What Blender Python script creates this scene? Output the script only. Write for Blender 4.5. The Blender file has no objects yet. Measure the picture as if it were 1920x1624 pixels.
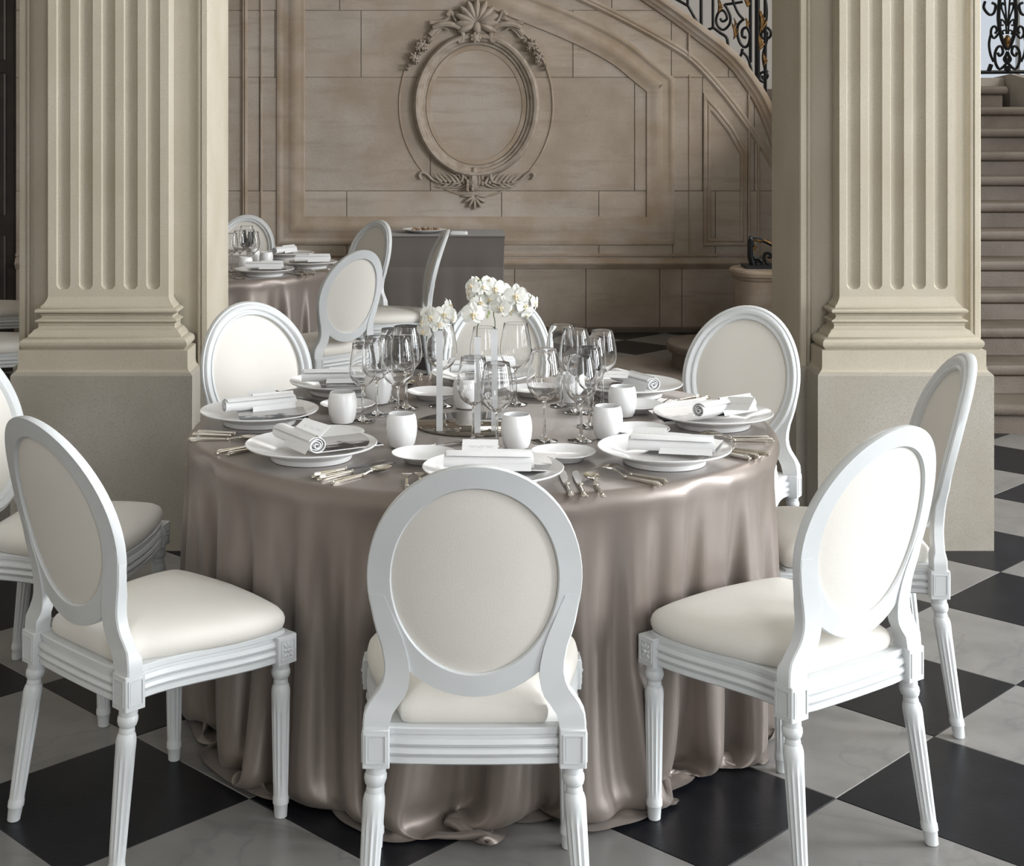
import bpy, bmesh, math, random
import numpy as np
from math import sin, cos, pi, radians, hypot
from mathutils import Vector, Matrix
SC = bpy.context.scene
COL = SC.collection
random.seed(11)

# ------------------------------------------------------------------ camera, sky, light, exposure
cam_d = bpy.data.cameras.new('camera'); cam = bpy.data.objects.new('camera', cam_d); COL.objects.link(cam)
cam.location = (0, 0, 1.6); cam.rotation_euler = (pi / 2, 0, 0)
cam_d.sensor_width = 36; cam_d.lens = 50.89; cam_d.shift_x = 0.0544; cam_d.shift_y = -0.3014
cam_d.clip_start = 0.05; cam_d.clip_end = 100
SC.camera = cam
W = bpy.data.worlds.new('sky'); SC.world = W; W.use_nodes = True
W.node_tree.nodes['Background'].inputs[0].default_value = (0.84, 0.91, 1.0, 1)
W.node_tree.nodes['Background'].inputs[1].default_value = 0.75
SC.view_settings.view_transform = 'Standard'; SC.view_settings.look = 'None'
SC.view_settings.gamma = 1; SC.view_settings.exposure = -0.08
SC.view_settings.use_curve_mapping = False
SC.cycles.max_bounces = 10; SC.cycles.transmission_bounces = 10; SC.cycles.glossy_bounces = 3
SC.cycles.diffuse_bounces = 3; SC.cycles.transparent_max_bounces = 8; SC.cycles.adaptive_threshold = 0.02
SC.cycles.sample_clamp_indirect = 6

def daylight(name, loc, rot, sx, sy, power, colr):
    l = bpy.data.lights.new(name, 'AREA'); l.shape = 'RECTANGLE'; l.size = sx; l.size_y = sy
    l.energy = power; l.color = colr
    o = bpy.data.objects.new(name, l); COL.objects.link(o); o.location = loc; o.rotation_euler = rot
    return o
DAY = (0.93, 0.965, 1.0)
WIN_R = [(-3.6, -1.8), (-0.5, 1.3), (2.6, 4.4)]          # window openings of the right wall (y from, to)
RX = 8.0                                               # right wall of the front hall
for (y0, y1), e in zip(WIN_R, (230, 540, 900)):
    daylight('window_daylight', (RX + 0.28, (y0 + y1) / 2, 2.75), (0, pi / 2, 0), 3.7, y1 - y0, e, DAY)
daylight('window_daylight', (2.4, -4.75, 2.6), (pi / 2, 0, 0), 1.8, 3.6, 210, DAY)          # window behind the camera
daylight('window_daylight', (6.85, 8.2, 4.7), (0, radians(72), 0), 2.6, 3.2, 230, (1.0, 0.96, 0.90))  # stair hall window
daylight('window_daylight', (2.0, 13.85, 4.6), (radians(-80), 0, 0), 3.4, 1.6, 90, (1.0, 0.98, 0.95)) # upper gallery window

# ------------------------------------------------------------------ materials
def nd(t, k, **kw):
    n = t.nodes.new(k)
    for a, v in kw.items(): setattr(n, a, v)
    return n
def mat(name, c, rough=0.5, metal=0.0, spec=0.5, var=None, vs=6.0, bump=0.0, bs=60.0, trans=0.0, ior=1.45, sheen=0.0,
        var2=None, v2s=1.2, coat=0.0, sub=0.0, detail=3, pits=None, rand=0.0, aniso=0.0):
    m = bpy.data.materials.new(name); m.use_nodes = True; t = m.node_tree; b = t.nodes['Principled BSDF']
    b.inputs['Base Color'].default_value = (*c, 1); b.inputs['Roughness'].default_value = rough
    b.inputs['Metallic'].default_value = metal; b.inputs['Specular IOR Level'].default_value = spec
    b.inputs['Transmission Weight'].default_value = trans; b.inputs['IOR'].default_value = ior
    b.inputs['Sheen Weight'].default_value = sheen; b.inputs['Coat Weight'].default_value = coat
    b.inputs['Anisotropic'].default_value = aniso
    if sub:
        b.inputs['Subsurface Weight'].default_value = sub; b.inputs['Subsurface Scale'].default_value = 0.02
    tc = nd(t, 'ShaderNodeTexCoord'); cur = None
    def mix(c1, c2, fac):
        x = nd(t, 'ShaderNodeMix', data_type='RGBA')
        if isinstance(c1, tuple): x.inputs[6].default_value = (*c1, 1)
        else: t.links.new(c1, x.inputs[6])
        if isinstance(c2, tuple): x.inputs[7].default_value = (*c2, 1)
        else: t.links.new(c2, x.inputs[7])
        t.links.new(fac, x.inputs[0]); return x.outputs[2]
    def noise(s, lo, hi, det=detail, dist=0.0, offs=0.0):
        n = nd(t, 'ShaderNodeTexNoise'); n.inputs['Scale'].default_value = s; n.inputs['Detail'].default_value = det
        n.inputs['Distortion'].default_value = dist
        if offs:
            mp = nd(t, 'ShaderNodeMapping'); mp.inputs['Location'].default_value = (offs, offs * 1.7, 0)
            t.links.new(tc.outputs['Object'], mp.inputs[0]); t.links.new(mp.outputs[0], n.inputs['Vector'])
        else: t.links.new(tc.outputs['Object'], n.inputs['Vector'])
        r = nd(t, 'ShaderNodeMapRange'); r.inputs[1].default_value = lo; r.inputs[2].default_value = hi
        t.links.new(n.outputs[0], r.inputs[0]); return r.outputs[0]
    if var: cur = mix(c, var, noise(vs, 0.38, 0.66))
    if var2: cur = mix(cur or c, var2, noise(v2s, 0.48, 0.72, offs=3.3))
    if pits: cur = mix(cur or c, pits, noise(240, 0.53, 0.70, det=2, offs=7.1))
    if rand:
        oi = nd(t, 'ShaderNodeObjectInfo'); h = nd(t, 'ShaderNodeHueSaturation')
        r = nd(t, 'ShaderNodeMapRange'); r.inputs[3].default_value = 1 - rand; r.inputs[4].default_value = 1 + rand
        t.links.new(oi.outputs['Random'], r.inputs[0]); t.links.new(r.outputs[0], h.inputs['Value'])
        if cur is None: h.inputs['Color'].default_value = (*c, 1)
        else: t.links.new(cur, h.inputs['Color'])
        cur = h.outputs[0]
    if cur is not None: t.links.new(cur, b.inputs['Base Color'])
    if bump:
        n = nd(t, 'ShaderNodeTexNoise'); n.inputs['Scale'].default_value = bs; n.inputs['Detail'].default_value = 2
        t.links.new(tc.outputs['Object'], n.inputs['Vector'])
        bp = nd(t, 'ShaderNodeBump'); bp.inputs['Strength'].default_value = bump; bp.inputs['Distance'].default_value = 0.004
        t.links.new(n.outputs[0], bp.inputs['Height']); t.links.new(bp.outputs[0], b.inputs['Normal'])
    return m
M = {}
M['paint'] = mat('painted_wood', (0.65, 0.668, 0.672), 0.33, var=(0.625, 0.642, 0.646), vs=9, bump=0.03, bs=90)
M['cream'] = mat('cream_upholstery', (0.725, 0.695, 0.64), 0.62, sheen=0.15, bump=0.12, bs=420)
M['satin'] = mat('taupe_satin', (0.238, 0.198, 0.172), 0.36, metal=0.33, spec=0.6, sheen=0.15, var=(0.245, 0.208, 0.185), vs=3, bump=0.10, bs=900)
M['satin'].node_tree.nodes['Principled BSDF'].inputs['Sheen Roughness'].default_value = 0.4
M['drape'] = mat('dark_table_linen', (0.13, 0.112, 0.099), 0.75, sheen=0.2, bump=0.15, bs=700)
M['stone'] = mat('pale_limestone', (0.49, 0.445, 0.362), 0.9, spec=0.15, var=(0.44, 0.392, 0.305), vs=2.5, bump=0.45, bs=420, pits=(0.41, 0.365, 0.29), detail=4)
M['stone2'] = mat('pale_limestone_plinth', (0.40, 0.37, 0.322), 0.9, spec=0.15, var=(0.35, 0.32, 0.265), vs=3, bump=0.4, bs=420, pits=(0.315, 0.287, 0.24))
M['wallst'] = mat('old_wall_limestone', (0.43, 0.365, 0.30), 0.85, spec=0.2, var=(0.345, 0.285, 0.225), vs=3.2, var2=(0.47, 0.425, 0.385), v2s=1.6, pits=(0.33, 0.27, 0.21), bump=0.5, bs=90, rand=0.06, detail=5)
M['wallmould'] = mat('old_limestone_moulding', (0.41, 0.345, 0.285), 0.85, spec=0.2, var=(0.33, 0.255, 0.185), vs=4.0, bump=0.4, bs=90, detail=5)
M['carving'] = mat('carved_limestone', (0.39, 0.335, 0.28), 0.88, spec=0.2, var=(0.30, 0.245, 0.195), vs=14, bump=0.3, bs=120)
M['step'] = mat('stair_stone', (0.155, 0.128, 0.103), 0.5, spec=0.4, var=(0.118, 0.095, 0.074), vs=5, bump=0.4, bs=130, pits=(0.17, 0.143, 0.118))
M['floorst'] = mat('plain_floor_stone', (0.26, 0.225, 0.19), 0.5, spec=0.4, var=(0.22, 0.19, 0.16), vs=4, bump=0.1, bs=60)
M['white_tile'] = mat('white_marble', (0.235, 0.228, 0.217), 0.28, spec=0.45, var=(0.185, 0.18, 0.171), vs=7, var2=(0.265, 0.257, 0.245), v2s=2.0, bump=0.06, bs=120, rand=0.10, detail=5, pits=(0.20, 0.195, 0.187))
M['black_tile'] = mat('black_slate', (0.010, 0.0105, 0.013), 0.33, spec=0.20, var=(0.014, 0.0145, 0.018), vs=9, bump=0.08, bs=90, rand=0.2)
M['grout'] = mat('floor_bed', (0.13, 0.12, 0.11), 0.9)
M['plaster'] = mat('pale_plaster', (0.70, 0.69, 0.67), 0.9, var=(0.66, 0.65, 0.63), vs=2)
M['plaster_room'] = mat('warm_room_plaster', (0.52, 0.48, 0.42), 0.9, var=(0.48, 0.44, 0.38), vs=2)
M['darkwood'] = mat('dark_stained_oak', (0.022, 0.018, 0.015), 0.5, var=(0.035, 0.028, 0.022), vs=8)
M['iron'] = mat('black_wrought_iron', (0.006, 0.0065, 0.008), 0.38, spec=0.35, bump=0.1, bs=60)
M['gilt'] = mat('worn_gilding', (0.26, 0.15, 0.055), 0.4, metal=0.8, var=(0.08, 0.045, 0.02), vs=40)
M['silver'] = mat('polished_silver', (0.80, 0.765, 0.70), 0.14, metal=1.0)
M['blade'] = mat('steel_blade', (0.45, 0.45, 0.46), 0.18, metal=1.0)
M['china'] = mat('white_porcelain', (0.84, 0.84, 0.835), 0.16, spec=0.4)
M['opal'] = mat('frosted_opal_glass', (0.90, 0.90, 0.895), 0.25, spec=0.5)
M['glass'] = mat('clear_glass', (1, 1, 1), 0.0, trans=1.0, ior=1.47)
M['vase'] = mat('thick_vase_glass', (0.94, 0.95, 0.96), 0.04, trans=0.35, ior=1.47)
M['mirror'] = mat('smoked_mirror', (0.30, 0.275, 0.235), 0.015, metal=1.0)
M['linen'] = mat('white_linen', (0.82, 0.82, 0.82), 0.8, sheen=0.2, bump=0.2, bs=600)
M['card'] = mat('white_card', (0.80, 0.80, 0.79), 0.6)
M['ink'] = mat('grey_ink', (0.30, 0.30, 0.31), 0.7)
M['petal'] = mat('orchid_petal', (0.90, 0.90, 0.85), 0.55, var=(0.84, 0.85, 0.76), vs=30)
M['lip'] = mat('orchid_lip', (0.82, 0.76, 0.55), 0.5, var=(0.62, 0.42, 0.25), vs=120)
M['stem'] = mat('orchid_stem', (0.06, 0.09, 0.03), 0.5)
M['bud'] = mat('orchid_bud', (0.55, 0.66, 0.33), 0.5)
M['brown'] = mat('browned_pastry', (0.24, 0.15, 0.09), 0.7, var=(0.35, 0.25, 0.17), vs=60)
M['wood'] = mat('plain_plywood', (0.35, 0.24, 0.14), 0.7)
# a small black and white landscape print: horizon, dark shore, pale sky (procedural)
def photo_mat():
    m = bpy.data.materials.new('printed_photograph'); m.use_nodes = True; t = m.node_tree; b = t.nodes['Principled BSDF']
    b.inputs['Roughness'].default_value = 0.25
    tc = nd(t, 'ShaderNodeTexCoord'); mp = nd(t, 'ShaderNodeMapping'); mp.inputs['Scale'].default_value = (14, 40, 1)
    oi = nd(t, 'ShaderNodeObjectInfo'); ad = nd(t, 'ShaderNodeVectorMath', operation='ADD')
    t.links.new(tc.outputs['Object'], mp.inputs[0]); t.links.new(mp.outputs[0], ad.inputs[0]); t.links.new(oi.outputs['Random'], ad.inputs[1])
    n = nd(t, 'ShaderNodeTexNoise'); n.inputs['Scale'].default_value = 1.3; n.inputs['Detail'].default_value = 8
    t.links.new(ad.outputs[0], n.inputs['Vector'])
    sx = nd(t, 'ShaderNodeSeparateXYZ'); t.links.new(tc.outputs['Object'], sx.inputs[0])
    r1 = nd(t, 'ShaderNodeMapRange'); r1.inputs[1].default_value = -0.05; r1.inputs[2].default_value = 0.02
    r1.inputs[3].default_value = -0.22; r1.inputs[4].default_value = 0.2
    t.links.new(sx.outputs[1], r1.inputs[0])
    a = nd(t, 'ShaderNodeMath', operation='ADD'); t.links.new(n.outputs[0], a.inputs[0]); t.links.new(r1.outputs[0], a.inputs[1])
    cr = nd(t, 'ShaderNodeValToRGB'); e = cr.color_ramp.elements
    e[0].position = 0.40; e[0].color = (0.01, 0.01, 0.015, 1); e[1].position = 0.56; e[1].color = (0.50, 0.49, 0.48, 1)
    t.links.new(a.outputs[0], cr.inputs[0]); t.links.new(cr.outputs[0], b.inputs['Base Color'])
    return m
M['photo'] = photo_mat()
# marble veins on the white tiles
def veins(m, s=2.2, dark=(0.14, 0.14, 0.143)):
    t = m.node_tree; b = t.nodes['Principled BSDF']; src = b.inputs['Base Color'].links[0].from_socket
    tc = nd(t, 'ShaderNodeTexCoord'); oi = nd(t, 'ShaderNodeObjectInfo'); ad = nd(t, 'ShaderNodeVectorMath', operation='MULTIPLY_ADD')
    ad.inputs[1].default_value = (1, 1, 1)
    sc = nd(t, 'ShaderNodeVectorMath', operation='SCALE'); sc.inputs[3].default_value = 9.0
    t.links.new(oi.outputs['Random'], sc.inputs[0])
    t.links.new(tc.outputs['Object'], ad.inputs[0]); t.links.new(sc.outputs[0], ad.inputs[2])
    n = nd(t, 'ShaderNodeTexNoise'); n.inputs['Scale'].default_value = s; n.inputs['Detail'].default_value = 4; n.inputs['Distortion'].default_value = 0.8
    t.links.new(ad.outputs[0], n.inputs['Vector'])
    sb = nd(t, 'ShaderNodeMath', operation='SUBTRACT'); sb.inputs[1].default_value = 0.5; t.links.new(n.outputs[0], sb.inputs[0])
    ab = nd(t, 'ShaderNodeMath', operation='ABSOLUTE'); t.links.new(sb.outputs[0], ab.inputs[0])
    r = nd(t, 'ShaderNodeMapRange'); r.inputs[1].default_value = 0.0; r.inputs[2].default_value = 0.022
    r.inputs[3].default_value = 0.45; r.inputs[4].default_value = 0.0
    t.links.new(ab.outputs[0], r.inputs[0])
    x = nd(t, 'ShaderNodeMix', data_type='RGBA'); t.links.new(r.outputs[0], x.inputs[0]); t.links.new(src, x.inputs[6])
    x.inputs[7].default_value = (*dark, 1); t.links.new(x.outputs[2], b.inputs['Base Color'])
veins(M['white_tile'])

def weather(m, c=(0.29, 0.235, 0.18)):
    t = m.node_tree; b = t.nodes['Principled BSDF']; src = b.inputs['Base Color'].links[0].from_socket
    tc = nd(t, 'ShaderNodeTexCoord'); mp = nd(t, 'ShaderNodeMapping'); mp.inputs['Scale'].default_value = (0.7, 1, 5.5)
    t.links.new(tc.outputs['Object'], mp.inputs[0]); n = nd(t, 'ShaderNodeTexNoise'); n.inputs['Scale'].default_value = 2.4; n.inputs['Detail'].default_value = 5
    n.inputs['Roughness'].default_value = 0.65; t.links.new(mp.outputs[0], n.inputs['Vector'])
    r = nd(t, 'ShaderNodeMapRange'); r.inputs[1].default_value = 0.52; r.inputs[2].default_value = 0.72; r.inputs[4].default_value = 0.6
    t.links.new(n.outputs[0], r.inputs[0]); x = nd(t, 'ShaderNodeMix', data_type='RGBA'); t.links.new(r.outputs[0], x.inputs[0])
    t.links.new(src, x.inputs[6]); x.inputs[7].default_value = (*c, 1); t.links.new(x.outputs[2], b.inputs['Base Color'])
weather(M['wallst']); weather(M['wallmould'])

# ------------------------------------------------------------------ object helpers
def link(name, me, m, parent=None, smooth=True, angle=None):
    o = bpy.data.objects.new(name, me); COL.objects.link(o)
    if m is not None and not me.materials: me.materials.append(M[m])
    if smooth:
        me.polygons.foreach_set('use_smooth', [True] * len(me.polygons))
        if angle is not None:
            me.set_sharp_from_angle(angle=radians(angle))
    if parent is not None: o.parent = parent
    return o
class G:
    """collects geometry for ONE mesh"""
    def __init__(s): s.v = []; s.f = []
    def add(s, v, f, mx=None):
        b = len(s.v)
        if mx is not None: v = [tuple(mx @ Vector(p)) for p in v]
        s.v += [tuple(p) for p in v]; s.f += [tuple(i + b for i in q) for q in f]; return s
    def box(s, x0, x1, y0, y1, z0, z1, mx=None):
        v = [(x0, y0, z0), (x1, y0, z0), (x1, y1, z0), (x0, y1, z0), (x0, y0, z1), (x1, y0, z1), (x1, y1, z1), (x0, y1, z1)]
        return s.add(v, [(3, 2, 1, 0), (4, 5, 6, 7), (0, 1, 5, 4), (1, 2, 6, 5), (2, 3, 7, 6), (3, 0, 4, 7)], mx)
    def cbox(s, x0, x1, y0, y1, z0, z1, c=0.002, mx=None):
        """box with chamfered vertical and top edges"""
        v = []
        for z, k in ((z0, 0), (z1 - c, 0), (z1, c)):
            a0, a1, b0, b1 = x0 + k, x1 - k, y0 + k, y1 - k
            q = c if k == 0 else c * 0.5
            v += [(a0 + q, b0, z), (a1 - q, b0, z), (a1, b0 + q, z), (a1, b1 - q, z), (a1 - q, b1, z), (a0 + q, b1, z), (a0, b1 - q, z), (a0, b0 + q, z)]
        f = [tuple(range(7, -1, -1)), tuple(range(16, 24))]
        for r in (0, 8):
            for i in range(8): j = (i + 1) % 8; f.append((r + i, r + j, r + 8 + j, r + 8 + i))
        return s.add(v, f, mx)
    def lathe(s, prof, n=32, mx=None, rmod=None):
        """prof: (r,z) list; r=0 ends close"""
        v = []; idx = []
        for r, z in prof:
            if r <= 1e-6: idx.append([len(v)]); v.append((0, 0, z))
            else:
                idx.append(list(range(len(v), len(v) + n)))
                for i in range(n):
                    a = 2 * pi * i / n; k = rmod(a, z) if rmod else 1.0
                    v.append((r * k * cos(a), r * k * sin(a), z))
        f = []
        for a, b in zip(idx, idx[1:]):
            for i in range(n):
                j = (i + 1) % n
                if len(a) == 1 and len(b) == 1: continue
                if len(a) == 1: f.append((a[0], b[j], b[i]))
                elif len(b) == 1: f.append((a[i], a[j], b[0]))
                else: f.append((a[i], a[j], b[j], b[i]))
        return s.add(v, f, mx)
    def tube(s, pts, r, n=8, flat=1.0, closed=False, cap=True):
        P = [Vector(p) for p in pts]; N = len(P); rr = r if isinstance(r, (list, tuple)) else [r] * N
        v = []; f = []; up = None
        for i, p in enumerate(P):
            a = P[(i + 1) % N] if (closed or i < N - 1) else P[i]; b = P[i - 1] if (closed or i > 0) else P[i]
            t = (a - b)
            if t.length < 1e-9: t = Vector((0, 0, 1))
            t.normalize()
            if up is None:
                up = Vector((0, 1, 0)) if abs(t.y) < 0.9 else Vector((1, 0, 0))
            u = up - t * up.dot(t)
            if u.length < 1e-6: u = Vector((1, 0, 0)) - t * t.x
            u.normalize(); w = t.cross(u); up = u
            for k in range(n):
                an = 2 * pi * k / n
                v.append(tuple(p + u * (rr[i] * flat * cos(an)) + w * (rr[i] * sin(an))))
        for i in range(N if closed else N - 1):
            for k in range(n):
                a = i * n + k; b = i * n + (k + 1) % n; c = ((i + 1) % N) * n + (k + 1) % n; d = ((i + 1) % N) * n + k
                f.append((a, b, c, d))
        if cap and not closed: f.append(tuple(range(n - 1, -1, -1))); f.append(tuple(range((N - 1) * n, N * n)))
        return s.add(v, f)
    def ball(s, c, rx, ry=None, rz=None, n=12, m=7, mx=None):
        ry = rx if ry is None else ry; rz = rx if rz is None else rz
        pr = [(sin(pi * i / m), -cos(pi * i / m)) for i in range(m + 1)]; pr[0] = (0, -1); pr[-1] = (0, 1)
        t = Matrix.Translation(c) @ (mx if mx is not None else Matrix.Identity(4)) @ Matrix.Diagonal((rx, ry, rz, 1))
        return s.lathe(pr, n, t)
    def prism(s, poly, y0, y1):
        """poly in (x,z), counter-clockwise seen from -y"""
        n = len(poly); v = [(x, y0, z) for x, z in poly] + [(x, y1, z) for x, z in poly]
        f = [tuple(range(n)), tuple(range(2 * n - 1, n - 1, -1))] + [(i, i + n, (i + 1) % n + n, (i + 1) % n) for i in range(n)]
        return s.add(v, f)
    def plan(s, poly, z0, z1):
        """poly in (x,y) counter-clockwise seen from above"""
        n = len(poly); v = [(x, y, z0) for x, y in poly] + [(x, y, z1) for x, y in poly]
        f = [tuple(range(n - 1, -1, -1)), tuple(range(n, 2 * n))] + [(i, (i + 1) % n, (i + 1) % n + n, i + n) for i in range(n)]
        return s.add(v, f)
    def sweep(s, pts, prof, y, closed=False):
        """pts polyline in (x,z) on the plane y; prof list (n,d): n across the line (left of travel), d out towards -y"""
        P = [Vector((p[0], p[1])) for p in pts]; N = len(P); K = len(prof); v = []; f = []
        for i in range(N):
            a = P[i] - P[i - 1] if (closed or i > 0) else P[1] - P[0]
            b = P[(i + 1) % N] - P[i] if (closed or i < N - 1) else a
            if i == 0 and not closed: a = b
            a = a.normalized(); b = b.normalized(); na = Vector((-a.y, a.x)); nb = Vector((-b.y, b.x)); nn = (na + nb)
            nn = nn.normalized() if nn.length > 1e-6 else na
            k = 1 / max(0.35, nn.dot(na))
            for n_, d in prof: q = P[i] + nn * (n_ * k); v.append((q.x, y - d, q.y))
        for i in range(N if closed else N - 1):
            for k in range(K - 1):
                a = i * K + k; b = ((i + 1) % N) * K + k; f.append((a, b, b + 1, a + 1))
        if not closed: f.append(tuple(range(K))); f.append(tuple(range(N * K - 1, (N - 1) * K - 1, -1)))
        return s.add(v, f)
    def mesh(s, name, fix=True):
        me = bpy.data.meshes.new(name); me.from_pydata(s.v, [], s.f)
        if fix:
            bm = bmesh.new(); bm.from_mesh(me); bmesh.ops.recalc_face_normals(bm, faces=bm.faces); bm.to_mesh(me); bm.free()
        me.update(); return me
    def build(s, name, m, parent=None, smooth=True, angle=35, fix=True):
        return link(name, s.mesh(name, fix), m, parent, smooth, angle)
def tag(o, label, cat, group=None, kind=None):
    if label: o['label'] = label
    if cat: o['category'] = cat
    if group: o['group'] = group
    if kind: o['kind'] = kind
    return o
def struct(o): o['kind'] = 'structure'; return o
def thing(name, label, cat, loc=(0, 0, 0), rz=0.0, group=None):
    o = bpy.data.objects.new(name, None); o.empty_display_size = 0.05; COL.objects.link(o)
    o.location = loc; o.rotation_euler = (0, 0, rz); return tag(o, label, cat, group)
def copy_tree(o, parent=None):
    c = o.copy(); COL.objects.link(c); c.parent = parent
    for ch in [k for k in o.children]: copy_tree(ch, c)
    return c
def place(proto, used, loc, rz, label, group=None):
    """first call moves the prototype itself, later calls copy it with all its parts"""
    o = proto if not used else copy_tree(proto)
    used.append(1)
    o.location = loc; o.rotation_euler = (o.rotation_euler[0], o.rotation_euler[1], rz); o['label'] = label
    if group: o['group'] = group
    return o
def cat_rom(P, n=6, closed=False):
    out = []; N = len(P)
    for i in range(N if closed else N - 1):
        p0 = P[(i - 1) % N] if (closed or i > 0) else P[0]; p1 = P[i]; p2 = P[(i + 1) % N]; p3 = P[(i + 2) % N] if (closed or i < N - 2) else P[-1]
        for k in range(n):
            t = k / n
            out.append(tuple(0.5 * ((2 * b) + (-a + c) * t + (2 * a - 5 * b + 4 * c - d) * t * t + (-a + 3 * b - 3 * c + d) * t ** 3) for a, b, c, d in zip(p0, p1, p2, p3)))
    if not closed: out.append(tuple(P[-1]))
    return out
def clip_poly(poly, px, pz, nx, nz):
    """keep the side where (p-P).n <= 0"""
    out = []
    for i in range(len(poly)):
        a = poly[i]; b = poly[(i + 1) % len(poly)]
        da = (a[0] - px) * nx + (a[1] - pz) * nz; db = (b[0] - px) * nx + (b[1] - pz) * nz
        if da <= 0: out.append(a)
        if (da < 0 < db) or (db < 0 < da):
            t = da / (da - db); out.append((a[0] + (b[0] - a[0]) * t, a[1] + (b[1] - a[1]) * t))
    return out
CLOTH_ROT = 0

# ================================================================== THE ROOM
HX0, HX1, HY0, HY1, HZ = -4.5, RX, -5.0, 14.0, 6.5     # hall extents; the stair hall is wider on the right
SX1 = 6.6
YW = 11.17                                             # face of the panelled stair wall
def el(u, v):                                          # survey drawing of the stair wall (243 units to the metre) -> x, z
    return ((u - 855.6) / 243.0, 1.6 - (v - 233.3) / 243.0)

# ---- floor: bed + square marble tiles laid diagonally
bed = struct(G().box(HX0, RX, HY0, HY1, -0.12, -0.012).build('floor', 'grout', smooth=False))
D = 0.6958; half = D / 2 - 0.0009
def tile_mesh(name, m):
    g = G(); c = 0.0016
    P = [(half, 0), (0, half), (-half, 0), (0, -half)]
    v = [(x, y, -0.014) for x, y in P] + [(x, y, -c) for x, y in P] + [(x * (1 - c / half * 1.4), y * (1 - c / half * 1.4), 0) for x, y in P]
    f = [(3, 2, 1, 0), (8, 9, 10, 11)]
    for r in (0, 4):
        for i in range(4): j = (i + 1) % 4; f.append((r + i, r + j, r + 4 + j, r + 4 + i))
    g.add(v, f); me = g.mesh(name); me.materials.append(M[m]); return me
tm = {k: tile_mesh('tile', k) for k in ('white_tile', 'black_tile', 'floorst')}
rest = {'white_tile': G(), 'black_tile': G()}
cands = []
for k in range(-24, 32):
    Y = 3.4363 + k * D / 2
    for n in range(-14, 16):
        X = 0.205 + (n + (0.5 if k % 2 else 0)) * D + D / 2
        if not (HX0 + .1 < X < RX - .1 and HY0 + .1 < Y < HY1 - .1): continue
        colr = 'black_tile' if k % 2 == 0 else 'white_tile'
        if 0.35 < X < 2.6 and 8.1 < Y < 9.95: colr = 'floorst'
        u = 855.6 + 2714 * X / max(Y, .1); v = 233.3 + 2714 * 1.6 / max(Y, .1)
        vis = Y > 2.5 and -140 < u < 2080 and v < 1860 and Y < 11.4
        cands.append((not vis, Y, X, colr))
cands.sort(key=lambda c: (c[0], c[1]))
for i, (nv, Y, X, colr) in enumerate(cands):
    if (not nv and i < 298):
        o = bpy.data.objects.new('tile', tm[colr]); COL.objects.link(o); o.location = (X, Y, 0); o.parent = bed
    else:
        r = rest['white_tile' if colr == 'floorst' else colr]
        r.add([(X + half, Y, 0), (X, Y + half, 0), (X - half, Y, 0), (X, Y - half, 0), (X + half, Y, -.012), (X, Y + half, -.012), (X - half, Y, -.012), (X, Y - half, -.012)],
              [(0, 1, 2, 3), (0, 4, 5, 1), (1, 5, 6, 2), (2, 6, 7, 3), (3, 7, 4, 0)])
for k, g in rest.items():
    o = g.build('tile_field', k, bed, smooth=False); o['kind'] = 'stuff'
print('floor tiles', sum(1 for c in cands if not c[0]))

# ---- enclosing walls
def wall_with_windows(name, axis, pos, th, a0, a1, z0, z1, wins, m):
    """axis 'x': wall plane x=pos running along y; 'y': plane y=pos running along x. wins: (a,b,c,d) = along from,to, z from,to"""
    g = G(); cuts = sorted(wins)
    def b(s0, s1, za, zb):
        if s1 - s0 < 1e-4 or zb - za < 1e-4: return
        if axis == 'x': g.box(pos, pos + th, s0, s1, za, zb)
        else: g.box(s0, s1, pos, pos + th, za, zb)
    cur = a0
    for s0, s1, za, zb in cuts:
        b(cur, s0, z0, z1); b(s0, s1, z0, za); b(s0, s1, zb, z1); cur = s1
    b(cur, a1, z0, z1)
    return struct(g.build(name, m, smooth=False))
wn = [0]
def window(axis, pos, s0, s1, z0, z1, cols=2, rows=5, parent=None):
    """glazed window: frame, glazing bars and panes set in an opening"""
    wn[0] += 1
    def q(g, a, b, p0, p1, za, zb):
        if axis == 'x': g.box(p0, p1, a, b, za, zb)
        else: g.box(a, b, p0, p1, za, zb)
    g = G(); w = .06
    for a, b, za, zb in ((s0, s0 + w, z0, z1), (s1 - w, s1, z0, z1), (s0 + w, s1 - w, z0, z0 + w), (s0 + w, s1 - w, z1 - w, z1)):
        q(g, a, b, pos - .03, pos + .03, za, zb)
    fr = struct(g.build('window_%d' % wn[0], 'paint', smooth=False))
    cw = (s1 - s0 - 2 * w) / cols; rh = (z1 - z0 - 2 * w) / rows
    for c in range(1, cols):
        g = G(); q(g, s0 + w + c * cw - .015, s0 + w + c * cw + .015, pos - .02, pos + .02, z0 + w, z1 - w); g.build('glazing_bar', 'paint', fr, smooth=False)
    for r in range(1, rows):
        g = G(); q(g, s0 + w, s1 - w, pos - .018, pos + .018, z0 + w + r * rh - .012, z0 + w + r * rh + .012); g.build('glazing_bar', 'paint', fr, smooth=False)
    return fr
struct(G().box(HX0 - .2, HX0, HY0, HY1, 0, HZ).build('wall_left', 'plaster_room', smooth=False))
wall_with_windows('wall_right', 'x', RX, .22, HY0, 5.6, 0, 5.4, [(a, b, .9, 4.6) for a, b in WIN_R], 'plaster_room')
for a, b in WIN_R: window('x', RX + .12, a, b, .9, 4.6)
wall_with_windows('wall_front', 'y', HY0 - .22, .22, HX0, RX + .22, 0, 5.4, [(1.5, 3.3, .8, 4.4)], 'plaster_room')
window('y', HY0 - .12, 1.5, 3.3, .8, 4.4)
struct(G().box(HX0 - .2, RX + .22, HY0 - .22, 5.62, 5.4, 5.6).build('ceiling', 'plaster', smooth=False))
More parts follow.
